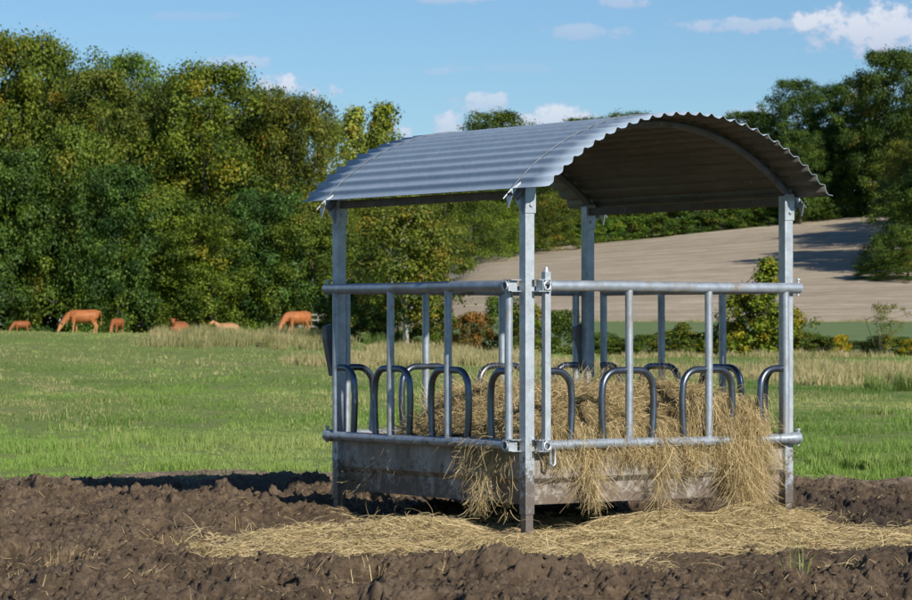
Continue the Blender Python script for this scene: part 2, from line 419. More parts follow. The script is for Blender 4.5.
# ------------------------------------------------------------------ blades
def blades(P, h, w, col, lean=.45, seed=1, bend=.5):
    """P (n,3) base points, h,w (n,), col (n,3). two-segment tapering blades"""
    g = np.random.default_rng(seed); n = len(P)
    th = g.uniform(0, 2 * np.pi, n); ph = g.uniform(0, 2 * np.pi, n)
    L = np.abs(g.normal(0, lean, n))
    side = np.stack([np.cos(th), np.sin(th), np.zeros(n)], -1) * (w / 2)[:, None]
    dirv = np.stack([np.cos(ph), np.sin(ph), np.zeros(n)], -1)
    up = np.array([0, 0, 1.0])
    mid = P + up * (h * .55)[:, None] + dirv * (h * L * .35)[:, None]
    tip = P + up * (h * (1 - bend * np.clip(L, 0, 1)))[:, None] + dirv * (h * L)[:, None]
    V = np.stack([P - side, P + side, mid + side * .75, mid - side * .75, tip], 1).reshape(-1, 3)
    i = np.arange(n)[:, None] * 5
    return V, i + np.array([0, 1, 2, 3]), i + np.array([3, 2, 4]), np.repeat(col, 5, axis=0)
def blade_obj(name, P, h, w, col, material, lean=.45, seed=1, **kw):
    V, q, t, c = blades(P, h, w, col, lean, seed)
    return link(name, np_mesh(name, V, quads=q, tris=t, col=c), material, **kw)
def view_scatter(n, y0, y1, margin=1.25, power=1.0):
    Y = y0 + (y1 - y0) * rng.random(n) ** power
    # denser sampling where the wedge is wide
    X = (rng.random(n) * 2 - 1) * (.155 * margin) * Y
    return X, Y
PATH = [(x_, EYE * 0 + y_) for x_, y_ in [(-23.6, 118), (-18.5, 102), (-13.8, 84), (-9.8, 68), (-7.4, 57)]]
def path_dist(X, Y):
    best = np.full(np.shape(X), 99.0)
    for (x0, y0), (x1, y1) in zip(PATH[:-1], PATH[1:]):
        dx, dy = x1 - x0, y1 - y0; t = np.clip(((X - x0) * dx + (Y - y0) * dy) / (dx * dx + dy * dy), 0, 1)
        best = np.minimum(best, np.hypot(X - x0 - t * dx, Y - y0 - t * dy))
    return best + .25 * fbm(X / .8, Y / 1.5, 151, 3)
def grass_cols(X, Y, n, dry=.12):
    g = rng
    patch = fbm(X / 3.5, Y / 7, 101, 3)
    r = np.clip(.5 + 1.5 * patch + g.normal(0, .25, n), 0, 1)
    d = dry + .03 + .8 * fbm(X / 2.2, Y / 8, 103, 4)
    d = d - .40 * ss(46, 30, Y)
    y = (g.random(n) < np.clip(d, .03, .8)) * g.uniform(.4, 1, n) + np.clip(.6 * fbm(X / 8, Y / 15, 104, 2) - .1 * ss(44, 28, Y), 0, 1)
    y = np.where(path_dist(X, Y) < .55, np.maximum(y, g.uniform(.5, 1, n)), y)
    return np.stack([r, np.clip(y, 0, 1), g.random(n)], -1)
parts = []
def add_grass(n, y0, y1, hmul, wid, dry, seed, power=1.0):
    X, Y = view_scatter(n, y0, y1, 1.65, power)
    mm = mud_mask(X, Y); k = (mm < .42) & ((path_dist(X, Y) > .45) | (rng.random(len(X)) < .35)) & ~((Y > 116) & (X > -3)); X, Y = X[k], Y[k]
    clump = ss(-.22, .32, fbm(X / .4, Y / .6, 111 + seed, 4, .65)); edge = ss(2.5, 0, Y - 25.4) * .3
    sz = .30 + .75 * clump + 1.5 * ss(.12, .30, fbm(X / .9, Y / 1.4, 131 + seed, 3)) * clump + edge * ss(1.2, 3, X)
    h = hmul * sz * rng.uniform(.6, 1.3, len(X))
    keepp = rng.random(len(X)) < (.8 + .2 * clump); X, Y, h = X[keepp], Y[keepp], h[keepp]
    P = np.stack([X, Y, terrain(X, Y) - .01], -1)
    parts.append((P, h, np.full(len(X), wid) * rng.uniform(.7, 1.3, len(X)), grass_cols(X, Y, len(X), dry)))
add_grass(350000, 23.4, 36, .055, .0055, .10, 1, 1.15)
add_grass(275000, 36, 62, .055, .008, .17, 2)
add_grass(260000, 62, 150, .06, .016, .28, 3)
# thin grass straggling over the dry bank
X, Y = view_scatter(9000, 23.2, 25.8, 1.3); mm = mud_mask(X, Y); k = (mm >= .42) & (fbm(X / .5, Y / .4, 141, 3) > .08); X, Y = X[k], Y[k]
parts.append((np.stack([X, Y, mud_z(X, Y) - .005], -1), rng.uniform(.02, .07, len(X)), np.full(len(X), .005), grass_cols(X, Y, len(X), .2)))
P = np.concatenate([p[0] for p in parts]); h = np.concatenate([p[1] for p in parts]); w = np.concatenate([p[2] for p in parts]); c = np.concatenate([p[3] for p in parts])
blade_obj('grass', P, h, w, c, M['grass'], .55, 5, label='short green pasture grass with dry patches beyond the mud', cat='grass', kind='stuff')

# rushes: tussocks of tall tan-green stems
def rush_field(name, spots, label, seed):
    Ps = []; hs = []; ws = []; cs = []
    g = np.random.default_rng(seed)
    for (x, y, r, hh, dry, n) in spots:
        a = g.uniform(0, 2 * np.pi, n); rr = r * np.sqrt(g.random(n))
        X = x + rr * np.cos(a); Y = y + rr * np.sin(a)
        Ps.append(np.stack([X, Y, terrain(X, Y) - .02], -1)); hs.append(hh * g.uniform(.5, 1.15, n) * (1 - .4 * rr / r))
        ws.append(g.uniform(.012, .024, n))
        cs.append(np.stack([np.clip(g.normal(.5, .25, n), 0, 1), np.clip(g.normal(dry, .3, n), 0, 1), g.random(n)], -1))
    return blade_obj(name, np.concatenate(Ps), np.concatenate(hs), np.concatenate(ws), np.concatenate(cs), M['rush'], .35, seed,
                     label=label, cat='rushes' if 'rush' in name else 'grass', kind='stuff')
sp = []
for k in range(1500):
    Y = 64 + 50 * random.random() ** .9; X = random.uniform(-.055, .2) * Y
    if Y < 82 + 4 * math.sin(X) and X < 3: continue
    dens = float(fbm(np.array([X / 5]), np.array([Y / 8]), 131, 2)[0])
    if dens < -.10: continue
    sp.append((X, Y, random.uniform(.25, .7), random.uniform(.20, .45) * (1 + .6 * dens), random.choice([.85, .65, .45, .75, .2]), 110))
rush_field('rush_bed', sp, 'tan and olive rushes in a broad band in front of the hedge', 11)
sp = []
for k in range(170):
    px = random.uniform(148, 345); Y = random.uniform(104, 140); X = (px - CX) / F * Y
    if px < 190 and random.random() < .45: continue
    sp.append((X, Y, random.uniform(.3, .7), random.uniform(.35, .8), random.choice([.7, .3, .5, .1]), 150))
rush_field('rush_patch', sp, 'taller rush tussocks in front of the resting cattle on the left', 12)

sp = []
for k in range(420):
    X = random.uniform(-3, 52); Y = float(stub_lo(X)) + random.gauss(-.4, .8) if random.random() < .6 else random.uniform(118, 128)
    if Y < 130 and X > 24: continue
    sp.append((X, Y, random.uniform(.5, 1.3), random.uniform(.15, .5), random.choice([.3, .6, .1, .8]), 60))
rush_field('margin_grass', sp, 'rough grass along the margins of the green strip below the stubble', 13)
# distinct single tussocks
def tussock(px, py, hh, r, n, colr, name, label, seed, material=None, cat='plant', lean=.4, wid=.012):
    Y = EYE * F / (py - HY)
    for _ in range(6):
        X = (px - CX) / F * Y; z = float(terrain(X, Y)); Y = (EYE - z) * F / (py - HY)
    g = np.random.default_rng(seed); a = g.uniform(0, 2 * np.pi, n); rr = r * np.sqrt(g.random(n))
    P = np.stack([rr * np.cos(a), rr * np.sin(a), np.zeros(n) - .02], -1)
    c = np.stack([np.clip(g.normal(colr, .2, n), 0, 1), np.clip(g.normal(.1, .15, n), 0, 1), g.random(n)], -1)
    V, q, t, cc = blades(P, hh * g.uniform(.5, 1.1, n), np.full(n, wid), c, lean, seed)
    o = link(name, np_mesh(name, V, quads=q, tris=t, col=cc), material or M['grass'], label=label, cat=cat)
    zz = float(terrain(X, Y)) + (float(mud_h(np.array(X), np.array(Y))) + .02 if Y < 25 else 0)
    o.location = (X, Y, zz); return o
tussock(42, 357, .55, .35, 260, .35, 'nettle_clump', 'lone dark green weed clump on the pasture below the leftmost cattle', 1)
tussock(284, 359, .62, .45, 320, .1, 'rush_tussock', 'dense dark green rush tussock below the right grazing cow', 2)
tussock(257, 357, .5, .35, 260, .2, 'rush_tussock', 'dark green rush tussock between the fawn calf and the right grazing cow', 3)
tussock(306, 356, .55, .4, 280, .15, 'rush_tussock', 'dark green rush tussock just left of the feeder posts', 4)
tussock(795, 596, .24, .05, 14, .9, 'weed', 'pale green weed shoots in the mud in front of the hay', 5, lean=.5, wid=.006)
tussock(890, 391, .5, .55, 420, .0, 'rush_tussock', 'dark rush clump at the right edge before the hedge', 6)
tussock(865, 414, .16, .5, 300, .1, 'grass_tuft', 'low dark grass tuft on the pasture right of the feeder', 7)
tussock(830, 470, .20, .22, 260, .6, 'dock_plant', 'lush green leaves at the mud edge right of the feeder', 8, wid=.016)
tussock(885, 471, .22, .25, 300, .7, 'dock_plant', 'lush green leaves at the mud edge by the right border', 9, wid=.016)

# ------------------------------------------------------------------ trees
def crown_arrays(seed, H, W, base=.1, ncl=150, per=110, leaf=.22, shape='round', cr=.11, autumn=.1, squash=.74, solid=True):
    g = np.random.default_rng(seed)
    t = g.random(ncl) ** .9; th = g.uniform(0, 2 * np.pi, ncl)
    def env(t):
        if shape == 'round': e = np.sqrt(np.clip(1 - ((t - .42) / .60) ** 2, .02, 1))
        elif shape == 'column': e = np.clip(np.sin(np.pi * np.clip(t * .9 + .08, 0, 1)) ** .6, .12, 1)
        elif shape == 'cone': e = np.clip(1.05 - t, .08, 1) ** .8
        elif shape == 'airy': e = np.clip(.35 + .9 * t, .2, 1) * np.sqrt(np.clip(1 - ((t - .6) / .5) ** 2, .05, 1))
        else: e = np.sqrt(np.clip(1 - (t * .95) ** 2, .05, 1))       # bush, full to the ground
        return e
    lob = 1 + .30 * np.sin(th * 3 + seed) * np.cos(t * 7 + seed * 2) + .18 * np.sin(th * 5 + t * 9)
    rf = g.random(ncl) ** .42 if solid else g.random(ncl) ** .7
    R = W / 2 * env(t) * lob * rf
    C = np.stack([R * np.cos(th), R * np.sin(th), H * (base + (1 - base) * t)], -1)
    rad = cr * W * g.uniform(.6, 1.35, ncl)
    C[:, 2] = np.minimum(C[:, 2], H - rad * squash * .7)
    n = ncl * per; ci = np.repeat(np.arange(ncl), per)
    d = g.normal(size=(n, 3)); d[:, 2] += .35; d /= np.linalg.norm(d, axis=1)[:, None]
    r = rad[ci] * (g.random(n) ** .33) * (1 + .35 * g.normal(size=n) * .6)
    P = C[ci] + d * r[:, None] * np.array([1, 1, squash])
    # twiggy sprays: pull leaves of a cluster along random sprays for an uneven outline
    spray = g.normal(size=(ncl * 6, 3)); spray /= np.linalg.norm(spray, axis=1)[:, None]
    si = ci * 6 + g.integers(0, 6, n)
    P += spray[si] * (rad[ci] * .45 * g.random(n))[:, None]
    k = P[:, 2] > .02 * H; P = P[k]; d = d[k]; ci = ci[k]; n = len(P)
    nrm = d * 1.25 + g.normal(size=(n, 3)) * .55 + np.array([0, 0, .35]); nrm /= np.linalg.norm(nrm, axis=1)[:, None]
    a = np.cross(nrm, g.normal(size=(n, 3))); a /= np.linalg.norm(a, axis=1)[:, None]; b = np.cross(nrm, a)
    s = leaf * g.uniform(.55, 1.25, n)[:, None]
    a = a * s * .5; b = b * s * .34
    V = np.stack([P - a, P + b + nrm * s * .06, P + a, P - b + nrm * s * .06], 1).reshape(-1, 3)
    q = np.arange(n * 4).reshape(-1, 4)
    cr_ = np.clip(.5 + g.normal(0, .34, ncl)[ci] + g.normal(0, .2, n), 0, 1)
    cg = np.clip((g.random(ncl) < autumn)[ci] * .55 + (g.random(n) < autumn * .6) * .4 + autumn * .3 * ss(.4, 1, P[:, 2] / H), 0, 1)
    return V, q, np.repeat(np.stack([cr_, cg, cg * 0], -1), 4, axis=0), C, rad
def make_proto(seed, H, W, material, base=.1, trunk_r=.25, bark='bark', stems=1, limbs=10, **kw):
    V, q, c, C, rad = crown_arrays(seed, H, W, base, **kw)
    cm = np_mesh('crown', V, quads=q, col=c, smooth=False); cm.materials.append(material)
    g = random.Random(seed); mb = MB(); tops = []
    for s in range(stems):
        ox, oy = (0, 0) if stems == 1 else (g.uniform(-.25, .25), g.uniform(-.25, .25))
        pts = []; rr = []
        for i in range(8):
            f = i / 7; pts.append((ox * (1 + 3 * f) + g.uniform(-.02, .02) * W * f, oy * (1 + 3 * f) + g.uniform(-.02, .02) * W * f, -.25 + f * H * .86)); rr.append(trunk_r * (1.25 if i == 0 else 1) * (1 - .88 * f) + .01)
        mb.tube(pts, rr, 8); tops.append((pts, rr))
    idx = sorted(range(len(C)), key=lambda i: -math.hypot(C[i][0], C[i][1]))
    g.shuffle(idx)
    for j in range(min(limbs, len(C))):
        c_ = Vector(C[idx[j]]); pts, rr = tops[j % stems]
        zt = max(.12 * H, c_.z - .45 * math.hypot(c_.x, c_.y) - .05 * H); f = min(.95, (zt + .25) / (H * .86)); i0 = min(6, int(f * 7))
        p0 = Vector(pts[i0]).lerp(Vector(pts[i0 + 1]), f * 7 - i0); r0 = (rr[i0]) * .55
        m_ = p0.lerp(c_, .5) + Vector((0, 0, .04 * H))
        mb.tube([p0, p0.lerp(m_, .5) + Vector((g.uniform(-.1, .1), g.uniform(-.1, .1), 0)), m_, c_], [r0, r0 * .75, r0 * .5, r0 * .2 + .005], 6)
    tm = bpy.data.meshes.new('trunk'); tm.from_pydata(mb.v, [], mb.f); tm.update()
    tm.polygons.foreach_set('use_smooth', [True] * len(tm.polygons)); tm.materials.append(M[bark])
    return dict(H=H, W=W, crown=cm, trunk=tm)
L = M['leaf']
PR = {
 'oakA': make_proto(1, 16, 10, L, ncl=235, per=180, leaf=.205, cr=.088, autumn=.02, trunk_r=.3),
 'oakB': make_proto(2, 16, 10, L, ncl=240, per=180, leaf=.205, cr=.086, autumn=.06, trunk_r=.3),
 'oakC': make_proto(3, 16, 9, L, ncl=235, per=180, leaf=.205, cr=.088, autumn=.03, trunk_r=.28),
 'oakD': make_proto(4, 16, 11, L, ncl=250, per=175, leaf=.205, cr=.082, autumn=.11, trunk_r=.3),
 'low':  make_proto(5, 10, 9, L, base=.0, ncl=200, per=170, leaf=.195, cr=.09, autumn=.02, shape='bush', trunk_r=.2),
 'lowB': make_proto(6, 10, 9, L, base=.0, ncl=200, per=170, leaf=.195, cr=.092, autumn=.05, shape='bush', trunk_r=.2),
 'poplar': make_proto(7, 15, 3.6, L, base=.08, ncl=170, per=80, leaf=.24, cr=.14, autumn=.10, shape='column', squash=1.1, trunk_r=.16),
 'pale': make_proto(8, 5.2, 4.4, L, base=.22, ncl=210, per=90, leaf=.15, cr=.10, autumn=.22, solid=False, trunk_r=.075, bark='pale_bark', stems=2, limbs=22),
 'bush': make_proto(9, 2, 2.6, L, base=.0, ncl=80, per=90, leaf=.11, cr=.11, autumn=.08, shape='bush', trunk_r=.04),
 'bushB': make_proto(10, 2, 2.4, L, base=.0, ncl=70, per=90, leaf=.11, cr=.12, autumn=.2, shape='bush', trunk_r=.04),
 'shrub': make_proto(11, 3.5, 2.6, L, base=.0, ncl=110, per=85, leaf=.13, cr=.10, autumn=.18, shape='cone', solid=False, trunk_r=.04, bark='pale_bark', stems=3, limbs=24),
 'airy': make_proto(12, 2.2, 1.9, L, base=.15, ncl=55, per=40, leaf=.07, cr=.12, autumn=.25, shape='airy', solid=False, trunk_r=.015, bark='bark', stems=4, limbs=30),
}
def tree(px, top, Y, W, proto, tint, name, label, cat='tree', group=None, H=None, rz=None, bottom=None):
    X = (px - CX) / F * Y; z = float(terrain(X, Y))
    if H is None: H = (HY - top) / F * Y + EYE - z
    p = PR[proto]
    r = empty(name, (X, Y, z - .05), rz if rz is not None else (px * 1.7 + Y) % 6.28, label=label, cat=cat, group=group)
    sx = W / p['W']; sz = H / p['H']; r.scale = (sx, sx, sz)
    cr = bpy.data.objects.new('crown', p['crown']); COL.objects.link(cr); cr.parent = r; cr.color = (*tint, 1)
    tr = bpy.data.objects.new('trunk', p['trunk']); COL.objects.link(tr); tr.parent = r
    return r
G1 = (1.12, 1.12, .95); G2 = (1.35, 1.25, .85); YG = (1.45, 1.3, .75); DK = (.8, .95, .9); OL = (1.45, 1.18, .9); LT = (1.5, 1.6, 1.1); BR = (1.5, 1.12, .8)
W1 = 'trees at the edge of the left wood'
for a in [
 (-150, 30, 168, 11, 'oakA', G1, 'tall green tree of the wood beyond the left frame edge'),
 (-75, 50, 170, 11, 'oakB', G2, 'yellowing tree of the wood beyond the left frame edge'),
 (8, 34, 170, 9.5, 'oakD', YG, 'tallest yellow-green tree at the far left corner of the wood'),
 (55, 46, 173, 8, 'oakC', G2, 'bright topped tree right of the tallest at the far left'),
 (100, 74, 167, 8.5, 'oakB', OL, 'olive tree with brownish crown below the light green treetop'),
 (133, 56, 182, 6.5, 'oakA', LT, 'light green treetop poking up behind the left wood'),
 (168, 84, 172, 7, 'oakC', OL, 'small rusty olive treetop between the light green and the broad yellow-green trees'),
 (205, 66, 166, 9.5, 'oakB', YG, 'broad yellow-green oak, highest in the middle of the left wood'),
 (254, 88, 172, 7.5, 'oakA', G2, 'mid green tree just right of the broad yellow-green oak'),
 (292, 96, 167, 7.0, 'oakD', BR, 'rusty brown topped oak left of the feeder roof'),
 (325, 118, 172, 4.2, 'oakB', YG, 'yellowish round tree right at the left end of the feeder roof'),
 (-240, 45, 169, 12, 'oakC', G1, 'outlying green tree of the wood far beyond the left frame edge'),
 (-335, 60, 171, 12, 'oakB', G1, 'outermost tree of the wood far beyond the left frame edge'),
]:
    tree(a[0], a[1], a[2], a[3], a[4], a[5], 'oak_tree', a[6], group=W1)
for a in [
 (-160, 170, 158, 10, 'lowB', G1, 'leafy front row tree well beyond the left frame edge'),
 (-270, 170, 159, 10, 'low', G1, 'outermost front row tree beyond the left frame edge'),
 (-60, 150, 158, 9, 'low', G1, 'dark leafy tree in the front row beyond the left frame edge'),
 (12, 150, 159, 8, 'low', (.85, 1.0, .9), 'dark green front row tree behind the leftmost cattle'),
 (72, 130, 160, 7.5, 'lowB', (1.35, 1.3, .9), 'tall dark green front row tree behind the big grazing cow'),
 (118, 165, 157, 6.5, 'low', (.8, 1.0, 1.0), 'green front row tree behind the small brown calf'),
 (160, 190, 158, 7, 'lowB', (1.6, 1.5, .9), 'green front row tree above the reddish cattle back'),
 (212, 215, 156, 6.5, 'low', YG, 'yellow-green front row tree above the fawn calf'),
 (262, 190, 158, 7, 'low', (.8, 1.05, 1.15), 'blue-green front row tree left of the right grazing cow'),
 (312, 215, 157, 6.5, 'lowB', G2, 'green front row tree behind the right grazing cow'),
 (352, 238, 163, 5.5, 'low', G2, 'green leafy tree seen just right of the left feeder post'),
]:
    tree(a[0], a[1], a[2], a[3], a[4], a[5], 'woodland_tree', a[6], group='front row trees of the left wood')
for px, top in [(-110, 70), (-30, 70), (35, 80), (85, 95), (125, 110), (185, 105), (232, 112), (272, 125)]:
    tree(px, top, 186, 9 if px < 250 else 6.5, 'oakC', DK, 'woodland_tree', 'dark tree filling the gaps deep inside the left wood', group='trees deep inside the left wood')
tree(356, 108, 205, 3.4, 'poplar', (3.4, 2.6, 3.0), 'poplar_tree', 'loose pale olive poplar, left one of the pair above the roof end', group='two poplars')
tree(385, 104, 205, 3.6, 'poplar', (2.3, 1.9, 1.5), 'poplar_tree', 'dense greener poplar, right one of the pair above the roof end', group='two poplars')
tree(371, 135, 214, 3.6, 'poplar', (3.0, 2.3, 2.6), 'poplar_tree', 'shorter pale poplar between the two tall poplars', group='two poplars')
# wood at the foot and top of the hill, seen under the roof
W2 = 'trees of the wood behind the feeder'
for a in [
 (352, 190, 190, 6.5, 'oakD', OL, 'olive tree below the poplars, behind the left feeder post'),
 (378, 175, 192, 7, 'oakB', YG, 'yellowish tree below the roof eave, left of the branching olive tree'),
 (412, 168, 215, 8, 'oakD', OL, 'olive brown tree under the left part of the eave'),
 (446, 165, 245, 8, 'oakB', G2, 'mid green tree where the stubble field begins'),
 (470, 160, 268, 9, 'oakA', G1, 'dark green tree under the middle of the left eave'),
 (497, 111, 292, 10, 'oakC', G2, 'tall tree whose top shows above the middle of the roof'),
 (500, 205, 276, 5.5, 'lowB', (2.2, 2.1, 1.1), 'small bright yellow-green tree left of the nearest post'),
 (540, 140, 290, 10, 'oakB', G1, 'leafy tree right behind the nearest feeder post'),
 (548, 195, 280, 6, 'lowB', OL, 'small olive tree with pale tips right of the nearest post'),
 (592, 118, 300, 10, 'oakA', G1, 'dark tree behind the back post, top just above the roof'),
 (632, 112, 302, 9, 'oakC', G1, 'tree whose top shows left of the roof ridge'),
 (672, 125, 306, 10, 'oakB', DK, 'dark tree seen under the middle of the arched roof'),
 (706, 125, 303, 9, 'oakD', G1, 'dark tree with a few light leaves under the arched roof'),
 (742, 112, 305, 9, 'oakA', DK, 'dark tree at the left of the tall right group'),
]:
    tree(a[0], a[1], a[2], a[3], a[4], a[5], 'hillside_tree', a[6], group=W2)
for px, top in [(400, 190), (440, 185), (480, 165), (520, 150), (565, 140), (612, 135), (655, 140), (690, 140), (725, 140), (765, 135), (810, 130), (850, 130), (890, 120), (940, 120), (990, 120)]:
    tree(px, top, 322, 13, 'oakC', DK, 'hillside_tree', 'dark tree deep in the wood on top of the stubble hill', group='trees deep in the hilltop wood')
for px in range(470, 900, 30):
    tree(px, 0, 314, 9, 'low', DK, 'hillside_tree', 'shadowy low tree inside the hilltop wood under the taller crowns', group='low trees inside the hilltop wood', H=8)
W3 = 'tall dark trees right of the feeder'
for a in [
 (768, 112, 300, 7, 'oakC', G1, 'shorter tree just above the right end of the roof'),
 (797, 80, 297, 8, 'oakA', (.75, .9, .9), 'tall dark tree, left summit of the group right of the roof'),
 (800, 130, 288, 5.5, 'oakC', (1.0, 1.1, 1.0), 'greener pointed tree in front of the left summit'),
 (832, 84, 300, 8.5, 'oakC', DK, 'dark tree in the notch of the right group'),
 (865, 76, 294, 8, 'oakB', DK, 'dark tree left of the highest tree on the right'),
 (893, 50, 288, 10, 'oakD', (.85, .95, .8), 'highest tree of the right group with tawny tips'),
 (935, 62, 285, 10, 'oakB', G1, 'tall tree beyond the right frame edge'),
 (985, 60, 290, 12, 'oakA', G1, 'second tall tree beyond the right frame edge'),
]:
    tree(a[0], a[1], a[2], a[3], a[4], a[5], 'tall_tree', a[6], group=W3)
W4 = 'trees and bushes along the right field edge'
for a in [
 (912, 140, 240, 6.5, 'oakD', (1.5, 1.2, .9), 'tawny green tree on the right border in front of the tall group'),
 (915, 180, 228, 8, 'lowB', (1.3, 1.3, .8), 'bright green leafy tree on the right border above the field corner'),
 (908, 225, 219, 5.4, 'low', G1, 'dark bush at the right border on the stubble'),
 (876, 256, 222, 4.0, 'low', (1.5, 1.6, 1.0), 'sunlit green bush at the stubble edge left of the dark bush'),
 (965, 130, 236, 9, 'oakB', G1, 'field edge tree just beyond the right frame edge'),
 (1010, 75, 245, 12, 'oakA', G1, 'field edge tree farther beyond the right frame edge'),
 (950, 120, 258, 9, 'oakC', G1, 'field edge tree behind the right border trees'),
 (985, 70, 226, 12, 'oakC', G1, 'nearest field edge tree outside the right frame edge'),
 (1035, 70, 262, 13, 'oakB', G1, 'field edge tree well outside the frame on the right'),
 (1060, 65, 276, 13, 'oakA', G1, 'farthest field edge tree outside the frame on the right'),
 (1000, 70, 252, 12, 'oakD', G1, 'tawny field edge tree outside the frame on the right'),
]:
    tree(a[0], a[1], a[2], a[3], a[4], a[5], 'field_edge_tree', a[6], group=W4)
# undergrowth along the top of the stubble
for i, px in enumerate([430, 452, 472, 493, 515, 538, 560, 584, 606, 630, 652, 676, 700, 722, 746, 770, 794, 820, 846, 870]):
    X = (px - CX) / F * 290; Y = float(stub_hi(X)) + 1.0
    tree(px, 0, Y, random.uniform(3.2, 4.6), random.choice(['bush', 'bushB']), (1.25, 1.5, .9) if px < 640 else (.9, 1.1, .85), 'bush',
         'low bright green bush along the upper edge of the stubble field', cat='bush', group='bushes along the upper field edge', H=random.uniform(1.6, 2.6))
# hedge line
HB = 'hedge bushes behind the rushes'
for a in [
 (345, 290, 124, 2.6, 'bush', G1, 'bush', 'dark bush behind the rushes beside the left feeder post'),
 (372, 262, 126, 3.0, 'low', G1, 'bush', 'tall dark green bush left of the pale stemmed tree'),
 (408, 210, 119, 4.4, 'pale', (1.45, 1.25, .95), 'pale_stemmed_tree', 'slender olive brown tree with pale stems seen under the eave'),
 (398, 300, 122, 2.4, 'bush', (1.3, 1.2, .8), 'bush', 'olive bush around the foot of the pale stemmed tree'),
 (440, 305, 121, 2.2, 'bushB', (1.3, 1.3, .8), 'bush', 'green bush right of the pale stems'),
 (473, 312, 119, 2.0, 'bushB', (2.0, .95, 1.3), 'bush', 'reddish tinged bush between the two left rail uprights'),
 (500, 296, 120, 2.2, 'bush', (1.1, 1.2, .8), 'bush', 'green bush left of the nearest feeder post'),
 (530, 304, 118, 2.2, 'bushB', (1.5, 1.3, .8), 'bush', 'yellowish green bush right behind the nearest post'),
 (560, 310, 118, 2.0, 'bush', G1, 'bush', 'dark green bush left of the back post'),
 (598, 332, 117, 2.2, 'bush', G1, 'bush', 'low dark bush right of the back post'),
 (625, 341, 116, 1.8, 'bush', (1.2, 1.2, .9), 'bush', 'lowest bush in the gap in front of the green strip'),
 (682, 322, 116, 2.0, 'shrub', (1.4, 1.3, 1.1), 'bush', 'thin twiggy bush seen between the right rail uprights'),
 (712, 335, 117, 1.8, 'bush', (1.1, 1.1, .8), 'bush', 'low bush left of the tall shrub'),
 (745, 292, 116, 2.6, 'bushB', (1.8, 1.5, .8), 'bush', 'broad green gold bush at the foot of the tall shrub'),
 (768, 258, 115, 3.2, 'shrub', (1.8, 1.6, .9), 'tall_shrub', 'tall olive green shrub behind the right feeder post'),
 (793, 330, 115, 1.8, 'bushB', (1.2, 1.1, .8), 'bush', 'green bush just right of the right feeder post'),
 (818, 335, 115, 1.8, 'bush', G1, 'bush', 'low dark green bush left of the yellow bush'),
 (841, 334, 114, .9, 'bushB', (3.6, 2.3, .7), 'bush', 'small bright yellow bush in the hedge at the right'),
 (862, 340, 115, 1.6, 'bush', G1, 'bush', 'low dark bush right of the yellow bush'),
 (886, 303, 113, 1.7, 'airy', (1.5, 1.3, 1.0), 'sapling', 'sparse see-through sapling near the right border'),
 (882, 335, 114, 1.5, 'bush', (1.0, 1.0, .8), 'bush', 'dark bush at the foot of the sparse sapling'),
 (911, 338, 113, 1.1, 'bushB', (3.0, 2.1, .7), 'bush', 'yellow green bush cut by the right border'),
 (950, 325, 115, 2.6, 'bush', G1, 'bush', 'hedge bush beyond the right frame edge'),
 (612, 336, 117, 1.9, 'bushB', (1.2, 1.2, .8), 'bush', 'small green bush between the back post and the first right upright'),
 (648, 334, 117, 1.9, 'bush', (1.2, 1.2, .8), 'bush', 'rounded green bush behind the middle right uprights'),
 (668, 330, 118, 1.8, 'bushB', (1.4, 1.3, .85), 'bush', 'olive bush at the foot of the thin twiggy bush'),
 (696, 332, 118, 2.0, 'bush', (1.2, 1.2, .9), 'bush', 'green bush just right of the thin twiggy bush'),
 (728, 322, 118, 2.2, 'bushB', (1.6, 1.4, .8), 'bush', 'yellow-green bush left of the tall shrub'),
 (785, 305, 117, 2.2, 'bushB', (1.7, 1.5, .85), 'bush', 'bright olive bush hugging the right feeder post'),
 (806, 332, 116, 1.8, 'bush', (1.3, 1.3, .85), 'bush', 'mid green bush right of the right feeder post'),
 (830, 336, 116, 1.7, 'bush', G1, 'bush', 'dark bush right behind the yellow bush'),
 (898, 336, 115, 1.6, 'bush', (1.2, 1.2, .8), 'bush', 'green bush between the sapling and the right border'),
]:
    tree(a[0], a[1], a[2], a[3], a[4], a[5], a[6], a[7], cat='bush' if a[6] == 'bush' else 'tree', group=HB if a[6] == 'bush' else None)

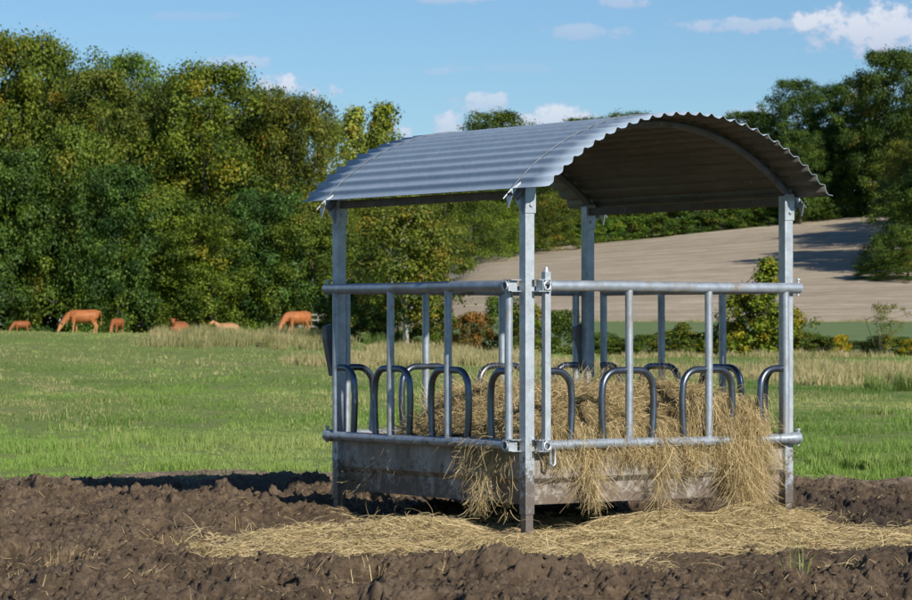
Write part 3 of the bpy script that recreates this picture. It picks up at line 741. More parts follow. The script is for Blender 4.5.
# ------------------------------------------------------------------ cattle
def cow_mesh(pose):
    mb = MB()
    def t(pts, r, r2=None, n=14): mb.tube([p for p in pts], r, n, True, r2)
    if pose in ('graze', 'calf'):
        xs_ = [-.86, -.80, -.66, -.45, -.15, .15, .42, .62, .76]
        zc = [1.08, 1.08, 1.07, 1.03, .96, .95, .98, 1.0, 1.0]
        ry = [.08, .19, .27, .30, .34, .34, .28, .20, .10]
        rz = [.10, .22, .29, .33, .38, .38, .36, .30, .18]
        t([(x, 0, z) for x, z in zip(xs_, zc)], ry, rz)
        t([(.50, 0, 1.08), (.74, 0, .98), (.95, .02, .76), (1.10, .03, .54), (1.17, .04, .44)], [.18, .14, .115, .10, .09], [.26, .22, .17, .14, .11])
        t([(1.10, .03, .52), (1.20, .05, .40), (1.28, .07, .22), (1.33, .08, .09), (1.34, .08, .05)], [.10, .11, .08, .068, .05], [.10, .13, .095, .075, .05])
        for s in (-1, 1):
            dx = .07 * s
            t([(.47 + dx, .17 * s, .98), (.46 + dx, .18 * s, .72), (.45 + dx, .18 * s, .46), (.44 + dx * 1.5, .18 * s, .40), (.43 + dx * 1.6, .18 * s, .16), (.44 + dx * 1.7, .18 * s, .08), (.46 + dx * 1.7, .18 * s, -.02)], [.14, .09, .06, .06, .042, .052, .06], [.17, .11, .065, .06, .045, .055, .065])
            t([(-.58, .15 * s, 1.0), (-.52 + dx, .17 * s, .74), (-.60 + dx, .17 * s, .56), (-.70 + dx, .17 * s, .44), (-.66 + dx * 1.2, .17 * s, .20), (-.64 + dx * 1.2, .17 * s, .09), (-.60 + dx * 1.2, .17 * s, -.02)], [.16, .12, .075, .058, .044, .052, .06], [.24, .17, .09, .065, .048, .055, .065])
            t([(1.12, .06 * s + .03, .56), (1.09, .20 * s + .03, .57), (1.07, .27 * s + .03, .54)], [.03, .05, .015], [.02, .02, .01], 8)
        t([(-.84, 0, 1.28), (-.93, 0, 1.18), (-.96, .01, .85), (-.95, .02, .55), (-.95, .02, .38)], [.04, .035, .022, .045, .015], None, 8)
        if pose == 'graze': t([(-.38, 0, .64), (-.42, 0, .55)], [.13, .09], None, 12)
    else:   # lying
        xs_ = [-.80, -.70, -.50, -.2, .15, .42, .62, .74]
        zc = [.30, .36, .42, .42, .42, .44, .48, .52]
        ry = [.10, .30, .40, .42, .38, .32, .22, .12]
        rz = [.12, .28, .37, .40, .39, .36, .28, .18]
        t([(x, 0, z) for x, z in zip(xs_, zc)], ry, rz)
        t([(.55, 0, .55), (.78, .05, .72), (.92, .1, .86)], [.16, .12, .10], [.22, .16, .12])
        t([(.88, .08, .88), (1.02, .14, .86), (1.18, .2, .76), (1.26, .23, .70)], [.10, .11, .08, .06], [.11, .13, .09, .06])
        for s in (-1, 1):
            t([(.45, .22 * s, .3), (.62, .3 * s, .12), (.40, .36 * s, .07), (.30, .36 * s, .06)], [.12, .08, .05, .05], None, 10)
            t([(-.45, .25 * s, .3), (-.2, .42 * s, .15), (-.45, .48 * s, .08), (-.2, .52 * s, .06)], [.2, .11, .06, .05], None, 10)
            t([(.92, .1 + .07 * s, .93), (.88, .1 + .22 * s, .92), (.87, .1 + .27 * s, .89)], [.03, .05, .015], [.02, .02, .01], 8)
        t([(-.80, 0, .46), (-.9, .1, .2), (-.8, .25, .05)], [.035, .025, .03], None, 8)
    me = bpy.data.meshes.new('tmp'); me.from_pydata(mb.v, [], mb.f); me.update()
    o = bpy.data.objects.new('tmp', me); COL.objects.link(o)
    r = o.modifiers.new('r', 'REMESH'); r.mode = 'VOXEL'; r.voxel_size = .022; r.use_smooth_shade = True
    sm = o.modifiers.new('s', 'SMOOTH'); sm.factor = .6; sm.iterations = 5
    dg = bpy.context.evaluated_depsgraph_get()
    out = bpy.data.meshes.new_from_object(o.evaluated_get(dg)); out.name = 'cattle_body'
    bpy.data.objects.remove(o); bpy.data.meshes.remove(me)
    return out
CM = {p: cow_mesh(p) for p in ('graze', 'calf', 'lie')}
def cow(px, Y, rz, scale, pose, matn, label, dz=0, horns=False):
    X = (px - CX) / F * Y
    me = CM[pose].copy(); me.materials.clear(); me.materials.append(M[matn])
    r = empty('cow' if pose == 'graze' else 'calf', (X, Y, float(terrain(X, Y)) + dz), rz, label=label, cat='cow' if pose == 'graze' else 'calf', group='grazing and resting brown cattle')
    r.scale = (scale, scale * 1.22, scale * .94)
    o = link('body', me, M[matn], r)
    if horns:
        for s in (-1, 1):
            MB().tube([(1.12, .07 * s + .03, .60), (1.10, .16 * s + .03, .64), (1.13, .20 * s + .03, .70)], [.025, .018, .006], 8).build('horn', M['horn'], r, smooth=True)
    return r
R = math.radians
cow(83, 146, R(180 + 14), .94, 'graze', 'cow_red', 'largest ginger cow grazing with its head down at the left', horns=True)
cow(297, 134, R(180 + 42), .86, 'graze', 'cow_red', 'ginger cow grazing behind the rush tussocks left of the feeder', horns=True)
cow(117, 151, R(250), .66, 'calf', 'cow_dark', 'brown calf with rounded back just right of the largest cow')
cow(21, 152, R(215), .55, 'calf', 'cow_dark', 'small dark brown calf at the far left edge', dz=-.05)
cow(178, 146, R(250), .9, 'lie', 'cow_dark', 'reddish brown young animal lying behind the rushes, leftmost of the rush patch', dz=-.02)
cow(227, 141, R(200), .72, 'lie', 'cow_pale', 'fawn coloured calf lying in the middle of the rushes')

# field gate behind the right grazing cow
gx = (318 - CX) / F * 152; gz = float(terrain(gx, 152))
gt = empty('field_fence', (gx, 152, gz), R(4), label='short weathered rail fence at the wood edge left of the feeder post', cat='fence')
for s in (-.95, 0, .95):
    MB().tube([(s, 0, -.3), (s, 0, 1.15)], .05, 8).build('fence_post', M['wood'], gt, smooth=True)
for zz in (.45, .78, 1.05):
    MB().box((-1.0, -.085, zz - .045), (1.0, -.052, zz + .045)).build('fence_rail', M['wood'], gt)

# ------------------------------------------------------------------ feeder
D = 2.09
NX, NY = .43, 17.9
feeder = empty('cattle_hay_feeder', (NX, NY, 0), math.atan2(.577, .816),
               label='galvanised square cattle hay feeder with arched corrugated roof standing in the mud', cat='hay feeder')
def w2l(X, Y):
    dx, dy = X - NX, Y - NY; return dx * .8165 + dy * .5774, -dx * .5774 + dy * .8165
def l2w(u, v): return NX + u * .8165 - v * .5774, NY + u * .5774 + v * .8165
pw = .034
EAVE = 2.10
RAD = 1.583; HALF = D / 2 + .10; ZC = 2.60 - RAD       # roof arc centre height, local u centre D/2
def arc(u, r=RAD): return ZC + math.sqrt(max(r * r - (u - D / 2) ** 2, 0))
for (u, v) in ((0, 0), (D, 0), (0, D), (D, D)):
    zt = arc(u, RAD - .035) - .03
    mb = MB().box((u - pw, v - pw, .14), (u + pw, v + pw, zt))
    p = mb.build('post', M['post'], feeder, bevel=.005)
    # telescoping foot with slanted end
    f = MB()
    w_ = pw - .006
    a = [(u - w_, v - w_), (u + w_, v - w_), (u + w_, v + w_), (u - w_, v + w_)]
    vs = [(x, y, .17) for x, y in a] + [(a[0][0], a[0][1], -.05), (a[1][0], a[1][1], -.02), (a[2][0], a[2][1], .02), (a[3][0], a[3][1], .0)]
    f.add(vs, [(0, 1, 2, 3), (4, 7, 6, 5), (0, 4, 5, 1), (1, 5, 6, 2), (2, 6, 7, 3), (3, 7, 4, 0)])
    f.build('foot', M['post'], p, bevel=.004)
    # head plate holding the arch
    hp = MB().box((u - pw - .006, v - pw - .006, zt - .16), (u + pw + .006, v - pw - .001, zt + .01))
    s = 1 if u < 1 else -1
    hp.tube([(u, v - pw - .006, zt - .11), (u, v - pw - .018, zt - .11)], .012, 6)
    hp.prism([(u - s * pw, v - .004, zt - .17), (u - s * (pw + .09), v - .004, zt - .02), (u - s * pw, v - .004, zt + .04)], (0, .008, 0))
    hp.build('head_plate', M['post'], p, bevel=.002)
# tapering pick-up sleeves on the far side posts
for (u, v) in ((0, D), (D, D)):
    poly = [(u - .03, v + .0, 1.30), (u - .085, v + .0, 1.28), (u - .085, v + .0, 1.20), (u - .03, v + .0, .95)]
    poly = [(a, b + .03, c) for a, b, c in poly]
    MB().prism(poly, (0, .05, 0)).build('lifting_sleeve', M['arch'], feeder, bevel=.003)

# barrier panels
ups = [.10, .742, 1.385, 2.03]
ZB, ZT = .56, 1.53
def hoop_pts(c, side, f):
    """leg rises from the bottom rail, bends over to the upright"""
    pts = []
    prof = [(.190, ZB + .01), (.197, ZB + .08), (.204, ZB + .18), (.205, ZB + .28), (.20, ZB + .335)]
    cxx, czz, r = .085, ZB + .335, .115
    for k in range(1, 9):
        a = k / 8 * math.pi / 2; prof.append((cxx + r * math.cos(a), czz + r * math.sin(a)))
    prof.append((.0, czz + r))
    for (d, z) in prof:
        inn = -.025 * math.sin(math.pi * min(1, (z - ZB) / .45)); pts.append(f(c + side * d, .0 + inn * -0.0 - .012, z))
    return pts
def panel(f, square_end):
    o = MB().tube([f(2.15, 0, ZT), f(2.125, 0, ZT), f(1.4, 0, ZT - .002), f(.7, 0, ZT + .002), f(.10 if not square_end else .12, 0, ZT)], [.036, .034, .034, .034, .034], 18)
    b = o.build('barrier_top_rail', M['rail'], feeder, smooth=True)
    # lower rail, flattened at its far end
    o = MB().tube([f(.075, 0, ZB), f(.6, 0, ZB + .003), f(1.3, 0, ZB - .003), f(2.06, 0, ZB), f(2.085, 0, ZB), f(2.14, 0, ZB), f(2.155, 0, ZB)], [.031, .031, .031, .031, .040, .040, .025], 18)
    b2 = o.build('barrier_bottom_rail', M['rail'], feeder, smooth=True)
    for i, s in enumerate(ups):
        if i == 0 and square_end:
            q = MB(); w = .021
            c = [f(s + a, e, 0) for a, e in ((-w, -w), (w, -w), (w, w), (-w, w))]
            vs = [(x, y, z) for z in (ZB - .05, ZT + .085) for x, y, _ in c]
            q.add(vs, [(0, 1, 2, 3), (4, 7, 6, 5), (0, 4, 5, 1), (1, 5, 6, 2), (2, 6, 7, 3), (3, 7, 4, 0)])
            q.tube([f(s, 0, ZT + .08), f(s, 0, ZT + .115)], [.018, .010], 8)
            q.build('end_upright', M['post'], b, bevel=.003)
        else:
            MB().tube([f(s, 0, ZB), f(s + .003, 0, 1.0), f(s, 0, ZT)], .0245, 14).build('upright', M['rail'], b, smooth=True)
        for side in (-1, 1):
            if (i == 0 and side < 0) or (i == 3 and side > 0): continue
            MB().tube(hoop_pts(s, side, f), .022, 12).build('hoop', M['hoop'], b2, smooth=True)
    return b
o_ = .062
panel(lambda s, e, z: (s, -o_ - e, z), True)
panel(lambda s, e, z: (-o_ - e, s, z), False)
panel(lambda s, e, z: (s, D + o_ + e, z), False)
panel(lambda s, e, z: (D + o_ + e, D - s, z), False)
# clamps at the nearest post and corner couplings
def clamp(f, z, name='clamp'):
    q = MB()
    q.add([f(x, y, zz) for zz in (z - .037, z - .032) for x, y in ((.012, -.045), (.105, -.045), (.105, .028), (.012, .028))], [(0, 1, 2, 3), (7, 6, 5, 4), (0, 4, 5, 1), (1, 5, 6, 2), (2, 6, 7, 3), (3, 7, 4, 0)])
    q.add([f(x, y, zz) for zz in (z + .032, z + .037) for x, y in ((.012, -.045), (.105, -.045), (.105, .028), (.012, .028))], [(0, 1, 2, 3), (7, 6, 5, 4), (0, 4, 5, 1), (1, 5, 6, 2), (2, 6, 7, 3), (3, 7, 4, 0)])
    for x in (.042, .100):
        q.add([f(a, y, zz) for zz in (z - .033, z + .033) for a, y in ((x - .003, -.048), (x + .003, -.048), (x + .003, .018), (x - .003, .018))], [(0, 1, 2, 3), (7, 6, 5, 4), (0, 4, 5, 1), (1, 5, 6, 2), (2, 6, 7, 3), (3, 7, 4, 0)])
    c = f(.073, -.058, z)
    ring = [f(.071 + .024 * math.cos(a), -.050, z + .026 * math.sin(a)) for a in [i * math.pi / 8 for i in range(17)]]
    q.tube(ring, .006, 8, False)
    return q.build(name, M['post'], feeder)
for z in (ZB, ZT):
    clamp(lambda s, e, zz: (s, -o_ + .0 + e, zz), z)
    clamp(lambda s, e, zz: (-o_ + .0 + e, s, zz), z)
# latch slot and hanging pin on the square end
MB().box((.092, -o_ - .027, ZT - .05), (.106, -o_ - .0215, ZT + .03)).build('latch_pin', M['arch'], feeder, bevel=.002)
MB().tube([(.105, -o_ - .035, ZB + .03), (.105, -o_ - .035, ZB - .11), (.125, -o_ - .035, ZB - .125), (.14, -o_ - .035, ZB - .11), (.14, -o_ - .035, ZB - .02)], .008, 8).build('latch_pin', M['rail'], feeder, smooth=True)
for z in (ZB, ZT):   # pins where barriers cross the other posts
    for (u, v) in ((D + .05, -o_), (-o_, D + .05)):
        MB().tube([(u, v, z - .05), (u, v, z + .055)], .009, 8).tube([(u, v, z + .05), (u, v, z + .062)], .016, 8).build('coupling_pin', M['post'], feeder, smooth=True)

# trough
tr = MB(); loops = [(.575, -.012), (.575, .0), (.36, .0), (.325, .035), (.20, .035)]
n = 0
def sq(z, i): return [(i, i, z), (D - i, i, z), (D - i, D - i, z), (i, D - i, z)]
vs = []; fs = []
for z, i in loops: vs += sq(z, i)
for k in range(len(loops) - 1):
    for j in range(4):
        j2 = (j + 1) % 4; fs.append((k * 4 + j, k * 4 + j2, (k + 1) * 4 + j2, (k + 1) * 4 + j))
fs.append(tuple(len(vs) - 4 + j for j in range(4)))
tr.add(vs, fs); to = tr.build('trough', M['trough'], feeder)
sm = to.modifiers.new('s', 'SOLIDIFY'); sm.thickness = .006; sm.offset = -1
for j, (a, bb) in enumerate([((.035, .7), 0), ((.7, 1.4), 0)]): pass
for u in (.72, 1.40):     # stiffening seams in the sheet
    MB().box((u, -.006, .365), (u + .012, -.0015, .565)).build('seam', M['trough'], to)
    MB().box((-.006, u, .365), (-.0015, u + .012, .565)).build('seam', M['trough'], to)

# roof
nu = 27 * 16; A0 = math.asin(HALF / RAD); vs0, vs1 = -.33, D + .30
vv = np.linspace(vs0, vs1, 14); V = []
for j, v in enumerate(vv):
    for i in range(nu + 1):
        a = -A0 + 2 * A0 * i / nu
        r = RAD + .0105 * (math.cos(2 * math.pi * i / 16) + .28 * math.cos(4 * math.pi * i / 16 + .5))
        V.append((D / 2 + r * math.sin(a), v, ZC + r * math.cos(a)))
ii = np.arange(len(vv) * (nu + 1)).reshape(len(vv), nu + 1)
q = np.stack([ii[:-1, :-1], ii[:-1, 1:], ii[1:, 1:], ii[1:, :-1]], -1).reshape(-1, 4)
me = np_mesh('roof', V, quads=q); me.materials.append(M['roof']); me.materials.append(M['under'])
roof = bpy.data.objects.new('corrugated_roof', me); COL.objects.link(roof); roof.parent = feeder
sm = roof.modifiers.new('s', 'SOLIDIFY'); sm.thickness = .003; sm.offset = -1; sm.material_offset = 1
# overlap seams of the sheets
def arch_pts(r, v, h0, n=24):
    a0 = math.asin(min(1, h0 / RAD)); return [(D / 2 + r * math.sin(-a0 + 2 * a0 * i / n), v, ZC + r * math.cos(-a0 + 2 * a0 * i / n)) for i in range(n + 1)]
for v in (0.0, D):
    mb = MB(); pts = arch_pts(RAD - .04, v, HALF + .02)
    mb.tube(pts, .026, 10, True)
    mb.build('roof_arch', M['arch'], feeder, smooth=True)
    s = MB(); pts = arch_pts(RAD + .0165, v, HALF + .035, 30); s.tube(pts, .0023, 6)
    so = s.build('roof_strap', M['arch'], feeder, smooth=True)
    for e in (0, -1):
        c = Vector(pts[e]); h = MB(); sgn = -1 if e == 0 else 1
        h.tube([c + Vector((-sgn * .03, 0, .03)), c + Vector((sgn * .03, 0, -.03))], .0035, 6)
        h.prism([c + Vector((-sgn * .02, -.03, -.01)), c + Vector((-sgn * .02, .03, -.01)), c + Vector((-sgn * .01, .0, -.085))], (sgn * .006, 0, 0))
        h.tube([c + Vector((0, -.035, .012)), c + Vector((0, .035, -.012))], .003, 6)
        h.build('strap_hook', M['rail'], so)
for u in (.0, D):
    z = arc(u, RAD - .05) - .02
    MB().box((u - .02, -.0, z - .055), (u + .02, D, z - .005)).build('eave_beam', M['beam'], feeder, bevel=.003)

# ------------------------------------------------------------------ hay
def strands(P0, dirs, length, width, col, sag, seed, K=5, curl=.35, floor=None):
    g = np.random.default_rng(seed); n = len(P0)
    d = dirs / np.linalg.norm(dirs, axis=1)[:, None]; pts = [P0]; p = P0.copy()
    axis = g.normal(size=(n, 3)); axis /= np.linalg.norm(axis, axis=1)[:, None]
    for k in range(1, K):
        d = d + np.cross(axis, d) * curl * g.uniform(.2, 1, n)[:, None] + np.array([0, 0, -1.0]) * sag[:, None]
        d /= np.linalg.norm(d, axis=1)[:, None]
        p = p + d * (length / (K - 1))[:, None]
        if floor is not None:
            fz = floor(p[:, 0], p[:, 1]); p = p.copy(); p[:, 2] = np.maximum(p[:, 2], fz)
        pts.append(p)
    pts = np.stack(pts, 1)     # n,K,3
    tg = np.gradient(pts, axis=1); sd = np.cross(tg, g.normal(size=(n, 1, 3))); sd /= np.linalg.norm(sd, axis=2)[..., None] + 1e-9
    wf = np.linspace(1, .5, K)[None, :, None] * width[:, None, None] / 2
    V = np.stack([pts - sd * wf, pts + sd * wf], 2).reshape(-1, 3)
    i = (np.arange(n)[:, None] * 2 * K + np.arange(K - 1)[None] * 2).ravel()
    q = np.stack([i, i + 1, i + 3, i + 2], -1)
    return V, q, np.repeat(col, 2 * K, axis=0)
def join(parts):
    V = []; Q = []; C = []; n = 0
    for v, q, c in parts: V.append(v); Q.append(q + n); C.append(c); n += len(v)
    return np.concatenate(V), np.concatenate(Q), np.concatenate(C)
def haycol(n, g, bright=.5):
    return np.stack([np.clip(g.normal(bright, .34, n), 0, 1), (g.random(n) < .25) * g.uniform(.2, 1, n), g.random(n)], -1)

def heap(u, v):
    m = np.minimum(np.minimum(u, D - u), np.minimum(v, D - v))
    h = .56 + .29 * ss(0, .55, m)
    dL = np.hypot(u, D - v); h = .36 + (h - .36) * ss(.2, .75, dL)
    h = h - .12 * ss(.35, .1, u) * ss(1.4, 1.9, v)
    h = h + .15 * np.exp(-((u - 1.70) / .22) ** 2 - ((v - .2) / .3) ** 2) + .12 * np.exp(-((u - .5) / .35) ** 2 - ((v - .25) / .25) ** 2) + .07 * np.exp(-((u - 1.9) / .2) ** 2 - ((v - 1.2) / .25) ** 2)
    return h + .06 * fbm(u / .35, v / .35, 201, 3) + .025 * fbm(u / .09, v / .09, 202, 2)
# base mass
g = np.random.default_rng(33)
us = np.linspace(.02, D - .02, 110); U, W_ = np.meshgrid(us, us); Z = heap(U, W_)
V = np.stack([U, W_, Z], -1).reshape(-1, 3); i = np.arange(110 * 110).reshape(110, 110)
q = np.stack([i[:-1, :-1], i[:-1, 1:], i[1:, 1:], i[1:, :-1]], -1).reshape(-1, 4)
def to_world(V):
    V = np.asarray(V); X, Y = l2w(V[:, 0], V[:, 1]); return np.stack([X, Y, V[:, 2]], -1)
hm = np_mesh('hay_in_trough', to_world(V), quads=q, col=np.full((len(V), 3), .4)); 
n = 26000
u = g.uniform(.03, D - .03, n); v = g.uniform(.03, D - .03, n)
P0 = np.stack([u, v, heap(u, v) + g.uniform(-.01, .035, n)], -1)
dr = g.normal(size=(n, 3)) * np.array([1, 1, .35])
parts = [strands(P0, dr, g.uniform(.06, .24, n), g.uniform(.002, .0042, n), haycol(n, g, .55), np.full(n, .14), 1, curl=.7)]
# hay pushed over the front rail (u, spread, start z, end z, count)
def hang(cu, sp, z0, z1, n, side, seed, out=.1, thick=.05):
    """a draped wad of hay: short tangled strands through its volume, longer ones trailing down"""
    gg = np.random.default_rng(seed); n = int(n * 1.25)
    f = gg.random(n) ** .8; long_ = gg.random(n) < .38
    zz = z0 - (z0 - z1) * f * .92
    wig = .05 * fbm(zz * 5 + seed, zz * 0 + seed, 400 + seed, 3)
    wid = sp * (1 - .45 * f) * (1 + .5 * fbm(zz * 9, zz * 0 + seed * 3, 410 + seed, 2))
    s = cu + wig + wid * np.clip(gg.normal(0, .55, n), -1.2, 1.2)
    # lumps: drop strands where the wad is thin
    lump = fbm(s / .05, zz / .14, 420 + seed, 3); k = lump > -.16 + .16 * f
    oo = out * (.7 + .3 * f) + thick * gg.normal(size=n) * .6 + .03 * lump; oo = np.maximum(oo, .035)
    s, zz, oo, f, long_ = s[k], zz[k], oo[k], f[k], long_[k]; n = len(s)
    P0 = np.stack([s, -oo, zz], -1) if side == 'front' else np.stack([-oo, s, zz], -1)
    dr = gg.normal(size=(n, 3)) * np.array([.8, .5, .7] if side == 'front' else [.5, .8, .7]) + np.array([0, 0, -.45])
    dl = gg.normal(size=(n, 3)) * np.array([.22, .16, .2]) + np.array([0, 0, -1.0]); dr[long_] = dl[long_]
    Ln = np.where(long_, np.clip((zz - z1) * gg.uniform(.4, 1.2, n), .08, .38), gg.uniform(.04, .15, n))
    fl = lambda a, b: np.full(len(a), .03)
    c = haycol(n, gg, .5); c[:, 0] = np.clip(c[:, 0] + .25 * lump[k] + np.where(long_, .15, 0), 0, 1)
    return strands(P0, dr, Ln, gg.uniform(.0016, .0036, n), c, np.where(long_, .25, .12), seed, K=7, curl=.6, floor=fl)
def over(cu, sp, n, side, seed, ztop=.72):
    """strands lying over the lower rail, from the heap outwards"""
    gg = np.random.default_rng(seed)
    s = cu + sp * gg.uniform(-1, 1, n); inn = gg.uniform(-.02, .22, n)
    z = np.where(inn > .0, ztop - .12 * gg.random(n), ztop) - .05 * gg.random(n)
    if side == 'front': P0 = np.stack([s, inn, z], -1); dr = gg.normal(size=(n, 3)) * np.array([.6, .3, .25]) + np.array([0, -1, .1])
    else: P0 = np.stack([inn, s, z], -1); dr = gg.normal(size=(n, 3)) * np.array([.3, .6, .25]) + np.array([-1, 0, .1])
    return strands(P0, dr, gg.uniform(.05, .24, n) , gg.uniform(.0016, .0038, n), haycol(n, gg, .55), gg.uniform(.4, .95, n), seed, K=7, curl=.6)
parts += [over(1.05, .95, 4200, 'front', 3, .62), over(.62, .45, 1800, 'front', 33, .70), over(1.25, .30, 1500, 'front', 34, .72), over(1.66, .22, 3600, 'front', 4, .78), over(1.60, .30, 2000, 'front', 24, .86), over(.55, .4, 2400, 'front', 5, .70), over(.38, .26, 1500, 'left', 6, .62)]
parts += [hang(1.68, .15, .78, .0, 4600, 'front', 7, .10, .04), hang(1.60, .10, .70, .10, 1300, 'front', 17, .12, .04), hang(1.78, .09, .70, .0, 1300, 'front', 18, .10, .04), hang(1.70, .28, .62, .26, 1300, 'front', 19, .07, .03),
          hang(1.00, .08, .66, .0, 1200, 'front', 8, .10), hang(.46, .10, .62, .14, 650, 'front', 9, .08, .04), hang(1.24, .16, .60, .38, 650, 'front', 10, .08),
          hang(.25, .18, .60, .36, 380, 'front', 11, .07, .03), hang(.80, .4, .58, .46, 700, 'front', 12, .08, .03), hang(1.48, .16, .60, .42, 300, 'front', 22, .08, .03),
          hang(.38, .15, .60, .12, 420, 'left', 13, .09, .04), hang(.55, .12, .60, .3, 160, 'left', 14, .08, .03), hang(1.45, .22, .60, .30, 26, 'left', 15, .08, .02), hang(.12, .1, .55, .1, 60, 'left', 16, .07, .03)]
V, q, c = join(parts)
nb = len(hm.vertices)
bV = np.empty(nb * 3, dtype=np.float32); hm.vertices.foreach_get('co', bV)
bq = np.array([p.vertices[:] for p in hm.polygons])
allV = np.concatenate([bV.reshape(-1, 3), to_world(V)]); allQ = np.concatenate([bq, q + nb]); allC = np.concatenate([np.full((nb, 3), .35), c])
me = np_mesh('hay', allV, quads=allQ, col=allC); me.materials.append(M['haymat']); me.materials.append(M['hay'])
mi = np.concatenate([np.zeros(len(bq), dtype=np.int32), np.ones(len(q), dtype=np.int32)]); me.polygons.foreach_set('material_index', mi)
o = bpy.data.objects.new('hay', me); COL.objects.link(o)
tag(o, 'loose golden hay heaped in the feeder trough and hanging over its rails', 'hay', kind='stuff')

# hay on the ground
def hay_z(X, Y):
    e = ((X - .75) / 2.15) ** 2 + ((Y - 17.2 - .05 * X) / 2.35) ** 2
    e = e + .9 * fbm(X / .7, Y / .5, 311, 3) + .5 * fbm(X / .2, Y / .16, 312, 3)
    e2 = ((X - 2.05) / .85) ** 2 + ((Y - 16.9) / .55) ** 2
    e3 = ((X + 1.1) / .75) ** 2 + ((Y - 17.3) / .35) ** 2
    h = .15 * np.clip(1 - e, -1.2, 1) + .0
    h = np.maximum(h, .09 * np.clip(1 - e2, -1.5, 1)); h = np.maximum(h, .07 * np.clip(1 - e3, -1.5, 1))
    u, v = w2l(X, Y)
    under = ss(-.05, .25, u) * ss(-.05, .25, v) * ss(D + .2, D - .1, u) * ss(D + .2, D - .1, v)
    h = np.where(h > 0, np.sqrt(np.clip(h, 0, 1)) * .24, h)
    h = h - .17 * np.exp(-(((X - .40) / .32) ** 2 + ((Y - 17.6) / .42) ** 2)) + .06 * np.exp(-(((X - 1.25) / .5) ** 2 + ((Y - 18.0) / .35) ** 2)) + .07 * np.exp(-(((X + .25) / .5) ** 2 + ((Y - 17.5) / .4) ** 2)) + .07 * np.exp(-(((X - 1.9) / .35) ** 2 + ((Y - 18.6) / .35) ** 2))
    h = h * (1 - .8 * under)
    return h - .03 + .06 * fbm(X / .5, Y / .4, 301, 3) + .018 * fbm(X / .09, Y / .09, 302, 2)
hx = np.arange(-2.6, 4.0, .03); hy = np.arange(14.6, 21.5, .03)
Xg, Yg = np.meshgrid(hx, hy); Zg = hay_z(Xg, Yg)
V = np.stack([Xg, Yg, Zg], -1).reshape(-1, 3); i = np.arange(len(V)).reshape(len(hy), len(hx))
q = np.stack([i[:-1, :-1], i[:-1, 1:], i[1:, 1:], i[1:, :-1]], -1).reshape(-1, 4)
kk = Zg.ravel()[q].max(1) > -.06; q = q[kk]
used = np.unique(q); rem = np.full(len(V), -1); rem[used] = np.arange(len(used)); V = V[used]; q = rem[q]
nb = len(V)
g = np.random.default_rng(44); n = 210000
X = g.uniform(-2.4, 3.8, n); Y = g.uniform(14.5, 20.2, n)
hz = hay_z(X, Y); mz = mud_z(X, Y)
prob = ss(-.07, .02, hz - mz) * .95 * (1 - .8 * ss(.10, .28, fbm(X / .3, Y / .22, 313, 3)) * ss(.10, .02, hz - mz)) + .004 * (hz - mz > -.14)
k = g.random(n) < prob; X, Y, hz, mz = X[k], Y[k], hz[k], mz[k]; n = len(X); print('ground hay strands', n)
P0 = np.stack([X, Y, np.maximum(hz, mz) + g.uniform(0, .03, n)], -1)
dr = g.normal(size=(n, 3)) * np.array([1, .8, .09])
fl = lambda a, b_: np.maximum(hay_z(a, b_), mud_z(a, b_)) + .004
sv, sq_, sc = strands(P0, dr, g.uniform(.05, .26, n), g.uniform(.002, .0045, n), haycol(n, g, .55), np.full(n, .35), 5, K=5, curl=.5, floor=fl)
me = np_mesh('hay', np.concatenate([V, sv]), quads=np.concatenate([q, sq_ + nb]), col=np.concatenate([np.full((nb, 3), .35), sc]))
me.materials.append(M['haymat']); me.materials.append(M['hay'])
me.polygons.foreach_set('material_index', np.concatenate([np.zeros(len(q), dtype=np.int32), np.ones(len(sq_), dtype=np.int32)]))
o = bpy.data.objects.new('hay', me); COL.objects.link(o)
tag(o, 'spilled golden hay trampled on the mud around the feeder', 'hay', kind='stuff')

g = np.random.default_rng(91); n = 9000
X = g.uniform(-.19, .19, n); Y = g.uniform(13.2, 24.5, n); X = X * Y; k = (mud_mask(X, Y) > .6) & (fbm(X / .8, Y / .8, 611, 3) > -.02); X, Y = X[k], Y[k]; n = len(X)
th = g.uniform(0, 6.28, n); Ls = g.uniform(.02, .07, n); ex, ey = np.cos(th) * Ls, np.sin(th) * Ls
A = np.stack([X, Y, mud_z(X, Y) + .004], -1); B = np.stack([X + ex, Y + ey, mud_z(X + ex, Y + ey) + .005], -1)
sd = np.stack([-np.sin(th), np.cos(th), g.uniform(.2, .9, n)], -1) * .0022
Vb = np.stack([A - sd, A + sd, B + sd * .6, B - sd * .6], 1).reshape(-1, 3)
link('straw_bits', np_mesh('straw_bits', Vb, quads=np.arange(n * 4).reshape(-1, 4), col=np.repeat(haycol(n, g, .15), 4, axis=0)), M['hay'], label='short bits of straw scattered thinly over the trampled mud', cat='straw', kind='stuff')
# ------------------------------------------------------------------ light, sky, camera
ELEV = R(28.5); sdir = Vector((.561, -.828, 0)).normalized()
toS = Vector((sdir.x * math.cos(ELEV), sdir.y * math.cos(ELEV), math.sin(ELEV)))
sl = bpy.data.lights.new('sun', 'SUN'); sl.energy = 5.0; sl.angle = R(.53); sl.color = (1, .94, .85)
so = bpy.data.objects.new('sun', sl); COL.objects.link(so); so.rotation_euler = toS.to_track_quat('Z', 'Y').to_euler(); so.location = (20, -10, 30)
wd = bpy.data.worlds.new('World'); scene.world = wd; wd.use_nodes = True; nt = wd.node_tree
bg = nt.nodes['Background']; sky = N(nt, 'ShaderNodeTexSky', sky_type='NISHITA'); sky.sun_disc = False
sky.sun_elevation = ELEV; sky.sun_rotation = math.atan2(sdir.x, sdir.y); sky.altitude = 200; sky.air_density = 1.0; sky.dust_density = .0; sky.ozone_density = 2.5
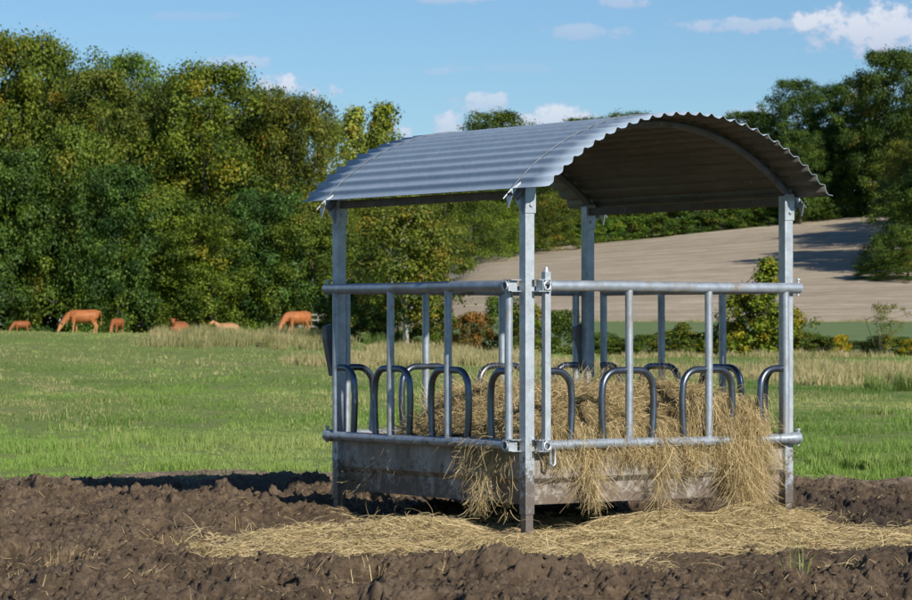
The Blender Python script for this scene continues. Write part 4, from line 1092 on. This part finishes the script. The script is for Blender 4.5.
tc = N(nt, 'ShaderNodeTexCoord'); sx = N(nt, 'ShaderNodeSeparateXYZ'); nt.links.new(tc.outputs['Generated'], sx.inputs[0])
def MA(op, a, b_=None, c=None, clamp=False):
    n = N(nt, 'ShaderNodeMath', operation=op); n.use_clamp = clamp
    for k_, v_ in enumerate((a, b_, c)):
        if v_ is None: continue
        if isinstance(v_, (int, float)): n.inputs[k_].default_value = v_
        else: nt.links.new(v_, n.inputs[k_])
    return n.outputs[0]
yy = MA('MAXIMUM', sx.outputs[1], .01); cu = MA('MULTIPLY', MA('DIVIDE', sx.outputs[0], yy), F); cv = MA('MULTIPLY', MA('DIVIDE', sx.outputs[2], yy), F)
n1 = noise(nt, 75, 8, .62, tc.outputs['Generated'], (1, 1, 1.6)); n1b = noise(nt, 170, 5, .6, tc.outputs['Generated'])
nn = MA('ADD', MA('MULTIPLY', MA('SUBTRACT', n1, .5), 4.4), MA('MULTIPLY', MA('SUBTRACT', n1b, .5), 3.0))
white = None; grey = None; hgt = None
for (x, y, a, b_, st) in [(860, 30, 62, 20, 1.0), (900, 22, 40, 18, 1.), (560, 122, 48, 13, .9), (478, 104, 34, 9, .7), (283, 92, 34, 14, .9), (265, 84, 16, 8, .8), (450, 122, 20, 12, .85), (404, 133, 9, 10, .8),
                          (752, 116, 22, 9, .8), (868, 88, 22, 7, .7), (745, 25, 62, 6, .6), (590, 32, 42, 7, .45), (240, 62, 28, 6, .5), (440, 71, 14, 3, .3), (500, 68, 60, 4, .18), (180, 16, 60, 4, .2), (36, 24, 12, 4, .3), (625, 3, 20, 5, .5), (450, -2, 50, 5, .5), (-300, 90, 160, 30, .9), (1300, 60, 160, 25, .9)]:
    du = MA('DIVIDE', MA('SUBTRACT', cu, x - CX), a * 1.2); dv = MA('DIVIDE', MA('SUBTRACT', cv, HY - y), b_ * 1.25)
    e = MA('ADD', MA('SUBTRACT', 1.25, MA('ADD', MA('MULTIPLY', du, du), MA('MULTIPLY', dv, dv))), nn)
    mr = N(nt, 'ShaderNodeMapRange', interpolation_type='SMOOTHSTEP'); nt.links.new(e, mr.inputs[0]); mr.inputs[1].default_value = .0; mr.inputs[2].default_value = 1.2; mr.inputs[4].default_value = st
    wh = MA('MULTIPLY', mr.outputs[0], MA('ADD', MA('MULTIPLY', dv, .35), .55, None, True))
    white = mr.outputs[0] if white is None else MA('MAXIMUM', white, mr.outputs[0])
    hgt = wh if hgt is None else MA('MAXIMUM', hgt, wh)
front = MA('GREATER_THAN', sx.outputs[1], .05); white = MA('MULTIPLY', white, front)
cc = mix(nt, hgt, (6.2, 6.9, 9.2), (11.2, 11.4, 12.0))
skc = mix(nt, 1.0, sky.outputs[0], (.74, .96, 1.20), 'MULTIPLY')
cm_ = mix(nt, MA('MULTIPLY', white, .85), skc, cc)
nt.links.new(cm_, bg.inputs[0]); bg.inputs[1].default_value = .072

cam = bpy.data.cameras.new('camera'); cam.sensor_width = 36; cam.lens = F / 912 * 36; cam.clip_end = 6000; cam.clip_start = .5
cam.dof.use_dof = True; cam.dof.focus_distance = 18.3; cam.dof.aperture_fstop = 11
co_ = bpy.data.objects.new('camera', cam); COL.objects.link(co_); co_.location = (0, 0, EYE); co_.rotation_euler = (math.pi / 2 + math.atan((HY - 300) / F), 0, 0)
scene.camera = co_
scene.render.engine = 'CYCLES'; scene.render.resolution_x = 1024; scene.render.resolution_y = 674
vs_ = scene.view_settings; vs_.view_transform = 'Standard'; vs_.look = 'None'; vs_.exposure = .14; vs_.gamma = 1; vs_.use_curve_mapping = False
scene.cycles.adaptive_threshold = .02; scene.cycles.max_bounces = 4; scene.cycles.diffuse_bounces = 2; scene.cycles.glossy_bounces = 2; scene.cycles.transmission_bounces = 2; scene.cycles.transparent_max_bounces = 4
